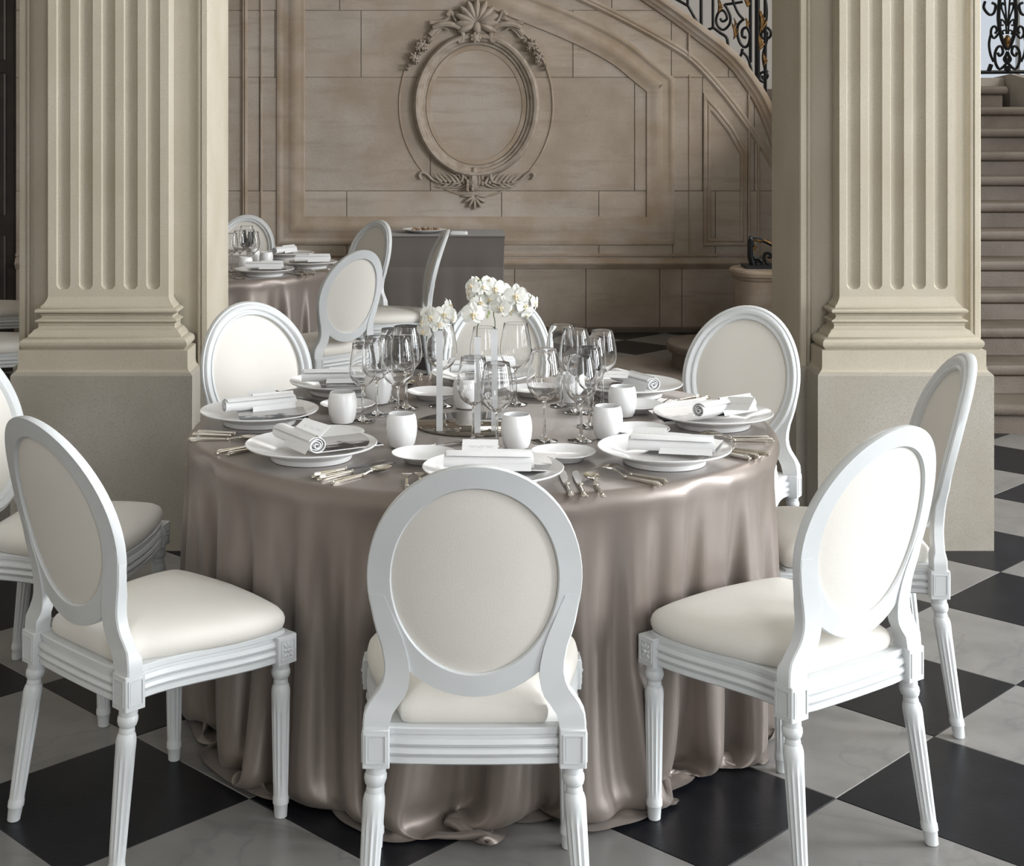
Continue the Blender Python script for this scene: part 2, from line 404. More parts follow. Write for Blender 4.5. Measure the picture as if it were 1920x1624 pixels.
struct(G().box(HX0 - .2, SX1 + .2, 5.62, HY1 + .2, HZ, HZ + .2).build('ceiling_stairhall', 'plaster', smooth=False))
struct(G().box(HX0, SX1, 5.64, 6.12, 3.3, HZ).build('wall_middle', 'stone', smooth=False))
struct(G().box(SX1, RX + .22, 5.60, 5.82, 0, 5.4).build('wall_return', 'plaster_room', smooth=False))
wall_with_windows('wall_stairhall', 'x', SX1, .22, 5.62, HY1, 0, HZ, [(6.6, 9.8, 3.3, 6.1)], 'plaster')
window('x', SX1 + .12, 6.6, 9.8, 3.3, 6.1, cols=4, rows=4)
wall_with_windows('wall_far', 'y', HY1, .22, HX0, SX1, 0, HZ, [(4.75, 6.2, 1.95, 4.9)], 'plaster')
window('y', HY1 + .12, 4.75, 6.2, 1.95, 4.9, cols=2, rows=3)
struct(G().box(HX0, SX1, 11.46, HY1, 1.78, 1.88).build('floor_gallery', 'step', smooth=False))

# ---- the panelled stair wall
top = [el(*p) for p in [(-180, -395), (300, -330), (600, -270), (800, -215), (1000, -135), (1120, -77), (1242, 0), (1319, 57), (1378, 105), (1421, 161), (1446, 208), (1470, 275), (1490, 360), (1502, 450), (1508, 560)]]
top = [(-3.4, top[0][1])] + [p for p in top if p[0] > -3.4]
poly = [(-3.4, 0.0), (top[-1][0], 0.0)] + top[::-1]
wb = G().prism(poly, YW + .02, YW + .27).build('wall_back', 'wallmould', smooth=False); struct(wb)
rows = [(.035, .497, [-2.8, -2.1, -1.45, -.8, -.2, .45, 1.0, 1.57, 1.74, 2.2]),
        (.545, 1.087, [-2.7, -1.5, -.846, .35, 1.1, 1.67, 2.0]), (1.087, 1.963, [-2.3, -1.52, -.2, 1.376, 1.9, 2.3]),
        (1.963, 2.48, [-2.6, -1.4, -.735, .9, 1.66, 2.1]), (2.48, 3.05, [-2.0, -.9, .3, 1.2]), (3.05, 3.6, [-2.6, -1.2, .0]), (3.6, 4.3, [-2.2, -.6])]
for z0, z1, js in rows:
    xs = [-3.4] + js + [2.75]
    for x0, x1 in zip(xs, xs[1:]):
        e = .0028; p = [(x0 + e, z0 + e), (x1 - e, z0 + e), (x1 - e, z1 - e), (x0 + e, z1 - e)]
        for a, b in zip(top, top[1:]):
            dx, dz = b[0] - a[0], b[1] - a[1]; l = hypot(dx, dz); p = clip_poly(p, a[0], a[1] - .02, -dz / l, dx / l) if p else p
        if len(p) < 3: continue
        d = random.uniform(0, .0025)
        G().prism(p, YW + d, YW + .022).build('stone', 'wallst', wb, smooth=False)
def mould(name, pts, prof, y=YW, closed=False, m='wallmould'):
    return G().sweep(pts, prof, y, closed).build(name, m, wb, angle=40)
# large panel frame (closed, runs counter-clockwise so that + is inwards)
arch = cat_rom([el(*p) for p in [(1262, 148), (1222, 116), (1180, 82), (1129, 52), (1060, 20), (1000, -4), (900, -45), (800, -80), (680, -112), (521, -145)]], 4)
pan = [el(521, 457), el(1262, 457)] + arch
mould('panel_moulding', pan, [(-.012, -.002), (-.006, .010), (.008, .016), (.022, .014), (.032, .007), (.046, .007), (.056, .009), (.076, .010), (.090, .017), (.115, .024), (.145, .021), (.168, .013), (.190, .012), (.203, .011), (.209, -.002)], closed=True)
mould('pilaster_moulding', [el(459, 478), el(459, -150)], [(-.022, -.002), (-.016, .018), (-.004, .022), (0, .010), (.008, .024), (.018, .018), (.024, -.002)])
mould('pilaster_moulding', [el(489, -150), el(489, 478)], [(-.004, -.002), (0, .012), (.008, .012), (.012, -.002)])
sp = [el(1322, 458), el(1398, 458), el(1398, 286), el(1372, 240), el(1345, 206), el(1322, 182)]
mould('panel_moulding', sp, [(-.016, -.002), (-.010, .012), (.004, .016), (.016, .006), (.026, .014), (.040, .010), (.046, -.002)], closed=True)
mould('pilaster_moulding', [el(1292, 140), el(1292, 480)], [(-.004, -.002), (0, .007), (.008, .007), (.012, -.002)])
mould('pilaster_moulding', [el(1404, 232), el(1404, 490)], [(-.010, -.002), (-.006, .012), (.006, .014), (.012, -.002)])
mould('pilaster_moulding', [el(1422, 262), el(1422, 490)], [(-.010, -.002), (-.006, .012), (.006, .014), (.012, -.002)])
mould('dado_moulding', [(-3.4, .52), (2.7, .52)], [(-.034, -.002), (-.030, .012), (-.012, .020), (.0, .034), (.012, .036), (.020, .022), (.044, .014), (.052, -.002)])
mould('dado_moulding', [(-3.4, .592), (2.7, .592)], [(-.012, -.002), (-.008, .008), (.008, .008), (.012, -.002)])
mould('base_moulding', [(-3.4, .018), (1.9, .018)], [(-.018, -.002), (-.018, .035), (.010, .035), (.018, .020), (.020, -.002)], m='step')
# rim of the upper flight: string band, groove and rolled coping that follow the stair
low = [(-3.4, el(0, -262)[1])] + [el(*p) for p in [(300, -235), (600, -178), (800, -122), (950, -66), (1099, 0), (1180, 40), (1259, 84), (1302, 114), (1350, 165), (1397, 226), (1446, 300), (1476, 380), (1492, 470)]]
mould('string_moulding', cat_rom(low, 4)[::-1], [(-.030, -.002), (-.026, .010), (-.010, .015), (.004, .009), (.016, .015), (.030, .007), (.036, -.002)])
cop = cat_rom([p for p in top], 3)
mould('coping', cop[::-1], [(-.02, -.26), (-.02, .05), (.0, .062), (.022, .060), (.036, .044), (.044, .040), (.060, .038), (.072, .024), (.090, .020), (.10, -.002)])
mould('string_moulding', [el(1292, 30), el(1292, 108)], [(-.010, -.002), (-.006, .016), (.006, .016), (.012, -.002)])
mould('string_moulding', [el(1404, 168), el(1404, 226)], [(-.010, -.002), (-.006, .016), (.006, .016), (.012, -.002)])

# ---- oval cartouche carved on the wall
cx, cz = el(893, 197)
def ell(a, b, n=72, z=cz): return [(cx + a * cos(2 * pi * i / n), z + b * sin(2 * pi * i / n)) for i in range(n)]
cart = G().sweep(ell(.391, .465), [(0, -.002), (-.004, .014), (-.020, .016), (-.030, .034), (-.046, .040), (-.054, .056), (-.074, .060), (-.090, .044), (-.097, .02), (-.100, -.002)], YW, True).build('cartouche', 'carving', wb)
G().sweep(ell(.352, .425), [(0, -.002), (-.002, .004), (-.034, .006), (-.037, -.002)], YW, True).build('oval_fillet', 'wallmould', cart)
G().sweep(ell(.585, .70), [(.0, -.002), (-.003, .009), (-.012, .009), (-.016, -.002)], YW, True).build('oval_border', 'wallmould', cart)
def cc(x, y): return el(x / 4.06 + 740, y / 4.06)          # detail survey of the carving
def relief_tube(name, pts, r0, r1, n=3, flat=.8, d=.03):
    P = cat_rom([cc(*p) for p in pts], n); k = len(P)
    rr = [(r0 + (r1 - r0) * i / (k - 1)) * (.55 + .45 * sin(pi * min(1, (i + 1) / k * 1.3) ** .6) if True else 1) for i in range(k)]
    return G().tube([(x, YW - d, z) for x, z in P], rr, 8, flat).build(name, 'carving', cart)
# scallop shell with eleven ribs
g = G(); bx, bz = cc(625, 178)
for i in range(11):
    a = radians(205 - i * 23); L = .155 + .02 * sin(pi * i / 10)
    c = (bx + cos(a) * L * .56, YW - .045, bz + sin(a) * L * .56)
    g.ball(c, L * .52, .040, .030, 12, 6, Matrix.Rotation(-a, 4, 'Y'))
g.ball((bx, YW, bz + .01), .135, .045, .125, 20, 8)
g.build('shell', 'carving', cart)
g = G().ball((cc(625, 215)[0], YW - .05, cc(625, 215)[1]), .035, .04, .05); g.ball((cc(615, 290)[0], YW - .05, cc(615, 290)[1]), .038, .04, .04)
for k in range(7): a = k * 2 * pi / 7; g.ball((cc(615, 290)[0] + .03 * cos(a), YW - .07, cc(615, 290)[1] + .03 * sin(a)), .014, .014, .014, 6, 4)
g.build('rosette', 'carving', cart)
for s in (-1, 1):
    f = lambda pts: [(625 + s * (625 - x), y) for x, y in pts]
    if s == -1: f = lambda pts: pts
    relief_tube('scroll', f([(290, 215), (350, 190), (430, 190), (490, 215), (520, 265), (515, 315), (485, 320)]), .022, .030, 3, 1, .045)
    relief_tube('acanthus_leaf', f([(270, 175), (330, 172), (400, 150), (430, 100)]), .018, .010)
    relief_tube('acanthus_leaf', f([(400, 120), (420, 90), (440, 110), (470, 170), (500, 200)]), .018, .014)
    relief_tube('acanthus_leaf', f([(270, 270), (310, 225), (370, 210), (410, 235)]), .026, .012)
    relief_tube('acanthus_leaf', f([(250, 300), (280, 300), (330, 245), (360, 225)]), .014, .012)
    for px_, py_, r in ((205, 340, .040), (230, 370, .024), (180, 365, .026), (150, 435, .036), (165, 470, .022), (265, 315, .018), (190, 410, .016), (110, 500, .014), (100, 530, .009)):
        (x, z) = cc(*f([(px_, py_)])[0]); g = G().ball((x, YW - .02, z), r, .05, r)
        for k in range(6):
            a = k * pi / 3 + px_; g.ball((x + r * .75 * cos(a), YW - .045, z + r * .75 * sin(a)), r * .45, .03, r * .3, 7, 4, Matrix.Rotation(-a, 4, 'Y'))
        g.build('flower', 'carving', cart)
    relief_tube('scroll', f([(205, 1365), (188, 1335), (210, 1312), (250, 1330), (300, 1375), (390, 1400), (500, 1395)]), .010, .016, 3, 1, .02)
    for i in range(7):
        x0 = 300 + i * 34; relief_tube('acanthus_leaf', f([(x0 + 60, 1385 + i * 2), (x0 + 20, 1350 - i * 3), (x0 - 6, 1310 + i * 4)]), .014, .006, 3, .8, .03)
    for i in range(4):
        x0 = 340 + i * 50; relief_tube('acanthus_leaf', f([(x0 + 70, 1400), (x0 + 20, 1425), (x0 - 20, 1415 + 5 * i)]), .012, .006, 3, .8, .02)
    relief_tube('scroll', f([(480, 1300), (505, 1300), (520, 1340), (500, 1385), (440, 1400)]), .016, .012, 3, 1, .04)
g = G()
for i in range(7):
    a = radians(-180 + i * 30); (x, z) = cc(608, 1470); g.ball((x + .052 * cos(a), YW - .02, z - .02 + .058 * sin(a)), .052, .02, .013, 8, 5, Matrix.Rotation(-a, 4, 'Y'))
(x, z) = cc(607, 1385); g.ball((x, YW - .03, z), .055, .035, .07); (x, z) = cc(607, 1315); g.ball((x, YW - .03, z), .026, .03, .045)
for k in range(14): a = k * .9; (x, z) = cc(607, 1395); g.ball((x + .06 * cos(a), YW - .05, z + .045 * sin(a * 1.3)), .014, .02, .022, 6, 4)
g.build('palmette', 'carving', cart)

# ---- dark oak door at the left end of the stair wall
d = G().box(HX0, -3.4, YW + .02, YW + .08, 0, 3.6).build('door_1', 'darkwood', smooth=False); struct(d)
for x0, x1 in ((-4.42, -4.0), (-3.92, -3.48)):
    for z0, z1 in ((.15, .75), (.9, 2.0), (2.1, 3.2)): G().cbox(x0, x1, YW - .005, YW + .02, z0, z1, .01).build('door_panel', 'darkwood', d, smooth=False)
G().box(-3.62, -3.60, YW - .03, YW, 2.25, 2.8).build('door_bolt', 'iron', d, smooth=False)
struct(G().prism([(HX0, 3.6), (-3.4, 3.6), (-3.4, HZ), (HX0, HZ)], YW + .02, YW + .27).build('wall_over_door', 'wallmould', smooth=False))

# ---- the two fluted stone piers
def pier(label, xc, hw, xl, xr, sp_):
    t = thing('stone_pier', label, 'pillar', (xc, 5.54, 0), 0, 'fluted stone piers between hall and stairs')
    zt = 3.3; rf = .0265; zc = .968 + rf
    xs = [-hw]; fl = [k * sp_ for k in (-2, -1, 0, 1, 2)]
    for c in fl: xs += [c - rf * cos(pi * i / 12) for i in range(13)]
    xs.append(hw)
    zs = [.935, .96] + [zc - rf * cos(pi / 2 * i / 8) for i in range(9)] + [2.0, zt]
    v = []; f = []
    for z in zs:
        for x in xs:
            dp = 0
            for c in fl:
                r = abs(x - c) if z >= zc else hypot(x - c, z - zc)
                if r < rf: dp = sqrt_(rf * rf - r * r) * .9
            v.append((x, dp, z))
    n = len(xs)
    for j in range(len(zs) - 1):
        for i in range(n - 1): a = j * n + i; f.append((a, a + 1, a + n + 1, a + n))
    g = G().add(v, f); b0 = len(g.v)
    g.box(-hw, hw, .0305, .12, .935, zt)
    g.add([(-hw, 0, .935), (-hw, .031, .935), (-hw, .031, zt), (-hw, 0, zt)], [(3, 2, 1, 0)]); g.add([(hw, 0, .935), (hw, .031, .935), (hw, .031, zt), (hw, 0, zt)], [(0, 1, 2, 3)])
    o = g.build('fluted_shaft', 'stone', t, angle=30, fix=False)
    prof = [(.945, -.001), (.93, .003), (.915, .012), (.906, .022), (.900, .022), (.898, .032), (.894, .038), (.889, .040), (.884, .038), (.880, .033), (.877, .022), (.872, .022), (.870, .0175), (.862, .020), (.858, .029), (.855, .036), (.851, .040), (.847, .036), (.843, .029), (.836, .029), (.832, .027), (.824, .031), (.818, .0437), (.812, .046), (.806, .053), (.800, .058), (.794, .059), (.790, .071), (.785, .079), (.778, .084), (.770, .0845), (.762, .082), (.755, .075), (.750, .072)]
    def ushape(name, prof, m):
        v = []; f = []
        for z, o_ in prof:
            v += [(-hw - o_, .09, z), (-hw - o_, -o_, z), (hw + o_, -o_, z), (hw + o_, .09, z)]
        for j in range(len(prof) - 1):
            for i in range(3): a = j * 4 + i; f.append((a + 4, a + 5, a + 1, a))
        f.append((3, 2, 1, 0)); f.append(tuple(range(len(v) - 4, len(v)))[::-1])
        return G().add(v, f).build(name, m, t, angle=30)
    ushape('base_moulding', prof, 'stone')
    ushape('plinth_block', [(.750, .080), (.748, .0885), (.690, .0885), (.676, .091), (.670, .097), (.667, .1)], 'stone')
    ushape('pedestal', [(.6665, .100), (.662, .106), (.656, .110), (.0, .110)], 'stone2')
    # core with moulded arrises
    L, R = xl - xc, xr - xc; P = []
    st = [(0, .02), (.004, .08 - .0), (.024, .08), (.027, .088), (.033, .082), (.040, .084), (.044, .096), (.052, .105)]
    left = [(L, .58), (L, .086)] + [(L + a, b) for a, b in st[1:]]
    right = [(-x + (L + R), y) for x, y in left][::-1]
    G().plan((left + right), .66, zt).build('core', 'stone', t, smooth=False)
    G().plan([(L - .018, .60), (L - .018, .066), (R + .018, .066), (R + .018, .60)], 0, .66).build('core_plinth', 'stone2', t, smooth=False)
    return t
def sqrt_(x): return math.sqrt(max(0, x))
pier('left fluted limestone pier between the round tables, lit along its right edge', -1.332, .231, -1.699, -.964, .0859)
pier('right fluted limestone pier in front of the stone staircase', 1.687, .2205, 1.3345, 2.038, .0835)

# ---- the stone staircase
stair = thing('stone_staircase', 'broad stone staircase rising behind the right fluted pier', 'staircase', (3.2, 7.45, 0))
def rel(o): o.location = o.location - Vector((3.2, 7.45, 0)); return o
def loft_plan(out, levels):
    n = len(out); g = G(); v = []; f = []
    nrm = []
    for i in range(n):
        a = Vector(out[i]) - Vector(out[i - 1]); b = Vector(out[(i + 1) % n]) - Vector(out[i]); a.normalize(); b.normalize()
        m_ = Vector((-a.y - b.y, a.x + b.x)); m_ = m_.normalized() if m_.length > 1e-6 else Vector((-a.y, a.x)); nrm.append(m_)
    for z, d in levels:
        for p, q in zip(out, nrm): v.append((p[0] + q.x * d, p[1] + q.y * d, z))
    for j in range(len(levels) - 1):
        for i in range(n): a = j * n + i; b = j * n + (i + 1) % n; f.append((a, b, b + n, a + n))
    f.append(tuple(range(n - 1, -1, -1))); f.append(tuple(range(len(v) - n, len(v))))
    return g.add(v, f)
NOSE = [(.0, .035), (.090, .035), (.098, .012), (.104, .002), (.114, -.004), (.132, -.007), (.146, -.003), (.154, .006), (.157, .016)]
front = cat_rom([(1.66, 9.98), (1.47, 9.86), (1.40, 9.62), (1.44, 9.38), (1.58, 9.16), (1.82, 8.92), (2.08, 8.6), (2.28, 8.2), (2.44, 7.8), (2.62, 7.52), (2.9, 7.45), (3.4, 7.45)], 5)
out1 = front + [(4.75, 7.45), (4.75, 7.9), (3.0, 7.9), (2.6, 8.4), (2.4, 9.0), (2.35, 9.98)]
rel(loft_plan(out1, NOSE).build('step', 'step', stair, angle=40))
for n in range(2, 13):
    y = 7.45 + .30 * (n - 1); z = .157 * (n - 1)
    x1 = 4.75 - max(0, n - 8) * .165
    P = [(2.3 if n < 3 else 2.62, y), (x1, y), (x1, y + .36), (2.3 if n < 3 else 2.62, y + .36)]
    rel(loft_plan(P, [(z + a, b) for a, b in NOSE]).build('step', 'step', stair, angle=40))
rel(G().box(2.76, 4.4, 11.11, 11.46, 1.6, 1.875).build('landing', 'step', stair, smooth=False))
rel(G().box(2.76, 4.22, 11.02, 11.30, 1.876, 1.955).build('landing_curb', 'stone2', stair, smooth=False))
g = G(); P = [(4.17, 11.30), (4.17, 10.9), (4.9, 9.3), (5.1, 7.5), (5.35, 7.5), (5.2, 9.4), (4.5, 11.30)]
g.plan(P, 0, .2); v = g.v
zz = [1.96, 1.98, 1.55, .75, .75, 1.6, 1.98]
g.v = [(x, y, 0 if i < 7 else zz[i - 7]) for i, (x, y, z) in enumerate(v)]
rel(g.build('stringer', 'stone2', stair, smooth=False))
P = cat_rom([(2.5, 9.55), (2.1, 9.53), (1.92, 9.58), (1.86, 9.75), (1.9, 9.95), (2.1, 10.08), (2.5, 10.1)], 4)[::-1]
P = P[::-1]
if sum(a[0] * b[1] - b[0] * a[1] for a, b in zip(P, P[1:] + P[:1])) < 0: P = P[::-1]
rel(loft_plan(P, [(.158, .03), (.555, .03), (.565, .015), (.580, .010), (.588, -.004), (.612, -.010), (.622, -.004), (.63, .008)]).build('newel_pedestal', 'wallmould', stair, angle=40))

# ---- wrought iron
def iron(parent, name, pts, r, y, m='iron', n=4, flat=1.0, sides=6, closed=False):
    P = cat_rom([el(*p) for p in pts], n, closed) if n > 1 else [el(*p) for p in pts]
    rr = r if not isinstance(r, tuple) else [r[0] + (r[1] - r[0]) * i / (len(P) - 1) for i in range(len(P))]
    o = G().tube([(x, y, z) for x, z in P], rr, sides, flat, closed).build(name, m, parent)
    o.location = o.location - parent.location; return o
def spiral(c, r0, r1, a0, a1, n=18): return [(c[0] + (r0 + (r1 - r0) * i / n) * cos(radians(a0 + (a1 - a0) * i / n)), c[1] + (r0 + (r1 - r0) * i / n) * sin(radians(a0 + (a1 - a0) * i / n))) for i in range(n + 1)]
YR = YW + .12
b1 = thing('iron_balustrade', 'black wrought iron balustrade with gilded leaves on the curved stair rim', 'railing', (2.0, YR, 2.6))
iron(b1, 'bottom_rail', [(300, -342), (600, -282), (800, -227), (1000, -147), (1120, -88), (1242, -5), (1319, 53), (1378, 101), (1421, 158), (1447, 203), (1471, 270), (1490, 350)], .017, YR, n=4)
iron(b1, 'middle_rail', [(300, -362), (600, -302), (800, -247), (1000, -167), (1200, -45), (1276, -2), (1295, 9)], .012, YR, n=3)
iron(b1, 'brace', [(1295, 9), (1318, 50)], .012, YR, n=1)
iron(b1, 'baluster', [(1294, 9), (1294, -60)], .012, YR, n=1)
for u, v1, v0, r in ((1319.5, 54, -200, .014), (1342, 50, -200, .012), (1413, 116, -200, .014), (1426, 160, -200, .022), (1180, -42, -260, .012), (1060, -112, -300, .012), (1441, 180, -200, .014)):
    iron(b1, 'baluster', [(u, v1), (u, v0)], r, YR, n=1)
iron(b1, 'brace', [(1325, 56), (1343, 50)], .012, YR, n=1)
iron(b1, 'scroll', [(1343, 50), (1356, 60), (1368, 69), (1371, 88), (1377, 101), (1387, 106), (1395, 102), (1398, 90)], .0125, YR)
iron(b1, 'brace', [(1397, 95), (1410, 112), (1420, 160)], .0115, YR)
iron(b1, 'scroll', [(1363, 5), (1370, 16), (1375, 30), (1373, 44), (1362, 54), (1352, 48), (1348, 36), (1352, 22), (1360, 17), (1367, 24), (1368, 34), (1360, 38), (1356, 32)], .0115, YR)
iron(b1, 'scroll', [(1378, -8), (1384, 10), (1391, 24), (1399, 33)], .0115, YR)
iron(b1, 'scroll', [(1401, 33), (1390, 44), (1388, 60), (1393, 78), (1402, 87), (1410, 80), (1412, 62), (1406, 50), (1398, 54), (1398, 66), (1405, 69)], .0125, YR)
iron(b1, 'bracket', [(1364, 6), (1380, 4), (1398, 1)], .012, YR)
for s in ((1352, -40), (1400, -45), (1365, -95)): iron(b1, 'scroll', spiral(s, 15, 3, 90, -500), .0115, YR, n=1)
iron(b1, 'scroll', [(1430, -30), (1440, -10), (1444, 20), (1441, 45), (1434, 46)], .011, YR)
iron(b1, 'scroll', spiral((1441, 62), 13, 3, -90, 400), .012, YR, n=1)
iron(b1, 'scroll', [(1446, 66), (1441, 85), (1437, 104), (1440, 125), (1446, 135)], .012, YR)
iron(b1, 'scroll', spiral((1439, 142), 11, 3, 90, 560), .012, YR, n=1)
def leaf(parent, u, v, du, dv, w, y):
    a = el(u, v); b = el(u + du, v + dv); c = ((a[0] + b[0]) / 2, y - .012, (a[1] + b[1]) / 2); L = hypot(b[0] - a[0], b[1] - a[1]); an = math.atan2(b[1] - a[1], b[0] - a[0])
    g = G()
    for k in range(5):
        t = (k - 2) * .28; g.ball((c[0] + cos(an) * L * t * .4 - sin(an) * w * t, c[1], c[2] + sin(an) * L * t * .4 + cos(an) * w * t), L * .34, .012, w * .35, 8, 5, Matrix.Rotation(-(an + t * .7), 4, 'Y'))
    o = g.build('gilded_leaf', 'gilt', parent); o.location = o.location - parent.location
for u, v, du, dv, w in ((1350, 22, 8, -26, .025), (1381, 72, 3, -30, .022), (1382, 50, 3, -18, .012), (1404, 10, 4, -16, .03), (1404, 50, 4, -18, .018), (1430, 62, 8, -46, .03), (1426, 92, 10, -26, .035), (1436, 122, 6, -22, .025), (1370, -20, 6, -26, .03)):
    leaf(b1, u, v, du, dv, w, YR)
# second balustrade across the landing at the right edge
Y2 = 11.10; s2 = 2714 / Y2
b2 = thing('iron_balustrade', 'black wrought iron balustrade with lyre scrolls on the landing at the top right', 'railing', (4.0, Y2, 1.96))
def ir2(name, pts, r, m='iron', n=4, closed=False, dx=0):
    r = r * 1.25
    P = [((1780 + p[0] / 4.057 - 855.6) / s2 + dx, 1.6 - (p[1] / 4.057 - 233.3) / s2) for p in pts]
    P = cat_rom(P, n, closed) if n > 1 else P
    o = G().tube([(x, Y2, z) for x, z in P], r, 6, 1, closed).build(name, m, b2); o.location = o.location - b2.location; return o
for dx in (-.44, 0):
    f2 = lambda pts, s: [(441 + s * (x - 441), y) for x, y in pts]
    for s in (-1, 1):
        ir2('lyre_bow', f2([(495, -60), (505, 60), (508, 150), (495, 250), (470, 330), (441, 378)], s), .012, dx=dx)
        ir2('scroll', f2([(441, 392), (428, 440), (455, 490), (500, 525), (530, 480), (535, 410), (515, 360), (485, 355), (475, 400), (500, 425), (515, 400)], s), .009, dx=dx)
        ir2('scroll', f2([(505, 250), (540, 290), (565, 260), (560, 215), (535, 200), (520, 230), (535, 255)], s), .008, dx=dx)
        ir2('scroll', f2([(565, 255), (580, 330), (570, 410), (545, 470)], s), .008, dx=dx)
        ir2('scroll', f2([(560, 20), (530, 40), (545, 100), (580, 110), (620, 60), (610, 10)], s), .009, dx=dx)
        ir2('palmette', f2([(448, 260), (455, 150), (485, 60), (478, 20), (465, 40)], s), .006, dx=dx)
        ir2('palmette', f2([(446, 200), (470, 160), (490, 150), (488, 190), (470, 190)], s), .006, dx=dx)
        ir2('palmette', f2([(444, 240), (462, 230), (478, 240), (470, 262)], s), .006, dx=dx)
        ir2('palmette', f2([(445, 200), (452, 100), (462, -20)], s), .006, dx=dx)
        ir2('bracket', f2([(441, 400), (470, 450), (441, 490)], s), .006, dx=dx)
    g = G(); x0 = (1780 + 441 / 4.057 - 855.6) / s2 + dx
    g.ball((x0, Y2, 1.6 - (305 / 4.057 - 233.3) / s2), .026, .026, .040); g.ball((x0, Y2, 1.6 - (345 / 4.057 - 233.3) / s2), .016, .016, .03)
    o = g.build('gilded_bud', 'gilt', b2); o.location = o.location - b2.location
    ir2('baluster', [(645, 548), (645, -600)], .010, n=1, dx=dx); ir2('finial', [(441, 540), (441, 500)], .02, n=1, dx=dx)
    ir2('finial', [(300, 540), (318, 490)], .014, n=1, dx=dx)
ir2('bottom_rail', [(-500, 556), (690, 546)], .013, n=1); ir2('bottom_rail', [(690, 546), (960, 700)], .013, n=1)
ir2('top_rail', [(-500, -560), (690, -570)], .016, n=1)
# volute at the foot of the balustrade
b3 = thing('iron_volute', 'black and gilt iron volute standing on the stone newel pedestal', 'railing', (2.1, 9.8, .63))
s3 = 2714 / 9.8
def ir3(name, pts, r, m='iron', n=4):
    P = cat_rom([((1350 + p[0] / 6.77 - 855.6) / s3, 1.6 - (420 + p[1] / 6.77 - 233.3) / s3) for p in pts], n) if n > 1 else [((1350 + p[0] / 6.77 - 855.6) / s3, 1.6 - (420 + p[1] / 6.77 - 233.3) / s3) for p in pts]
    o = G().tube([(x, 9.8, z) for x, z in P], r, 8).build(name, m, b3); o.location = o.location - b3.location; return o
o = G().box(1.945, 2.48, 9.70, 9.90, .630, .652).build('base_plate', 'iron', b3, smooth=False); o.location = o.location - b3.location
ir3('volute_post', [(430, 545), (400, 470), (385, 400), (385, 300), (392, 220), (385, 185), (372, 180)], .020)
ir3('handrail', [(375, 180), (430, 180), (520, 205), (600, 235), (700, 290), (850, 400), (1000, 330)], .012)
ir3('scroll', [(430, 540), (410, 470), (425, 420), (450, 440), (500, 450), (525, 490), (500, 520), (465, 500), (480, 475)], .014)
ir3('scroll', [(660, 530), (590, 490), (560, 430), (570, 380), (610, 365), (650, 385), (640, 420), (610, 410)], .011)
ir3('gilded_garland', [(395, 260), (410, 215), (450, 200), (520, 215), (560, 212), (620, 238), (680, 280)], .012, 'gilt')
ir3('gilded_garland', [(420, 330), (440, 300), (455, 280)], .013, 'gilt')

# ================================================================== CHAIRS
def yb(z):                                   # back line of the chair (side view)
    t = (z - .43) / .54; return -.19 - .06 * t - .07 * t * t
def curve_back(x, z, v): return (x, yb(z) + v + .55 * x * x, z)
def turned_leg(splx, sply):
    """fluted turned leg, top at z=.362, foot at 0; foot shifted by spl"""
    prof = [(0, .0), (.0125, .0), (.0145, .002), (.0165, .030), (.0185, .033), (.0185, .046), (.0172, .049), (.0172, .055)]
    for i in range(1, 12): z = .055 + i * .0195; prof.append((.0172 + .0042 * (i / 11), z))
    prof += [(.0218, .285), (.0215, .296), (.0190, .306), (.0165, .309), (.0172, .312), (.0165, .316), (.0162, .321), (.0195, .325), (.0220, .333), (.0218, .341), (.0195, .345), (.0200, .347), (.0205, .362), (0, .362)]
    def rm(a, z):
        if .055 < z < .275:
            e = min(1, (z - .055) / .012, (.275 - z) / .022)
            return 1 - .13 * max(0, e) * (0.5 - 0.5 * cos(12 * a)) ** .7
        return 1
    g = G().lathe(prof, 48, rmod=rm)
    g.v = [(x + splx * (1 - z / .362), y + sply * (1 - z / .362), z) for x, y, z in g.v]
    return g
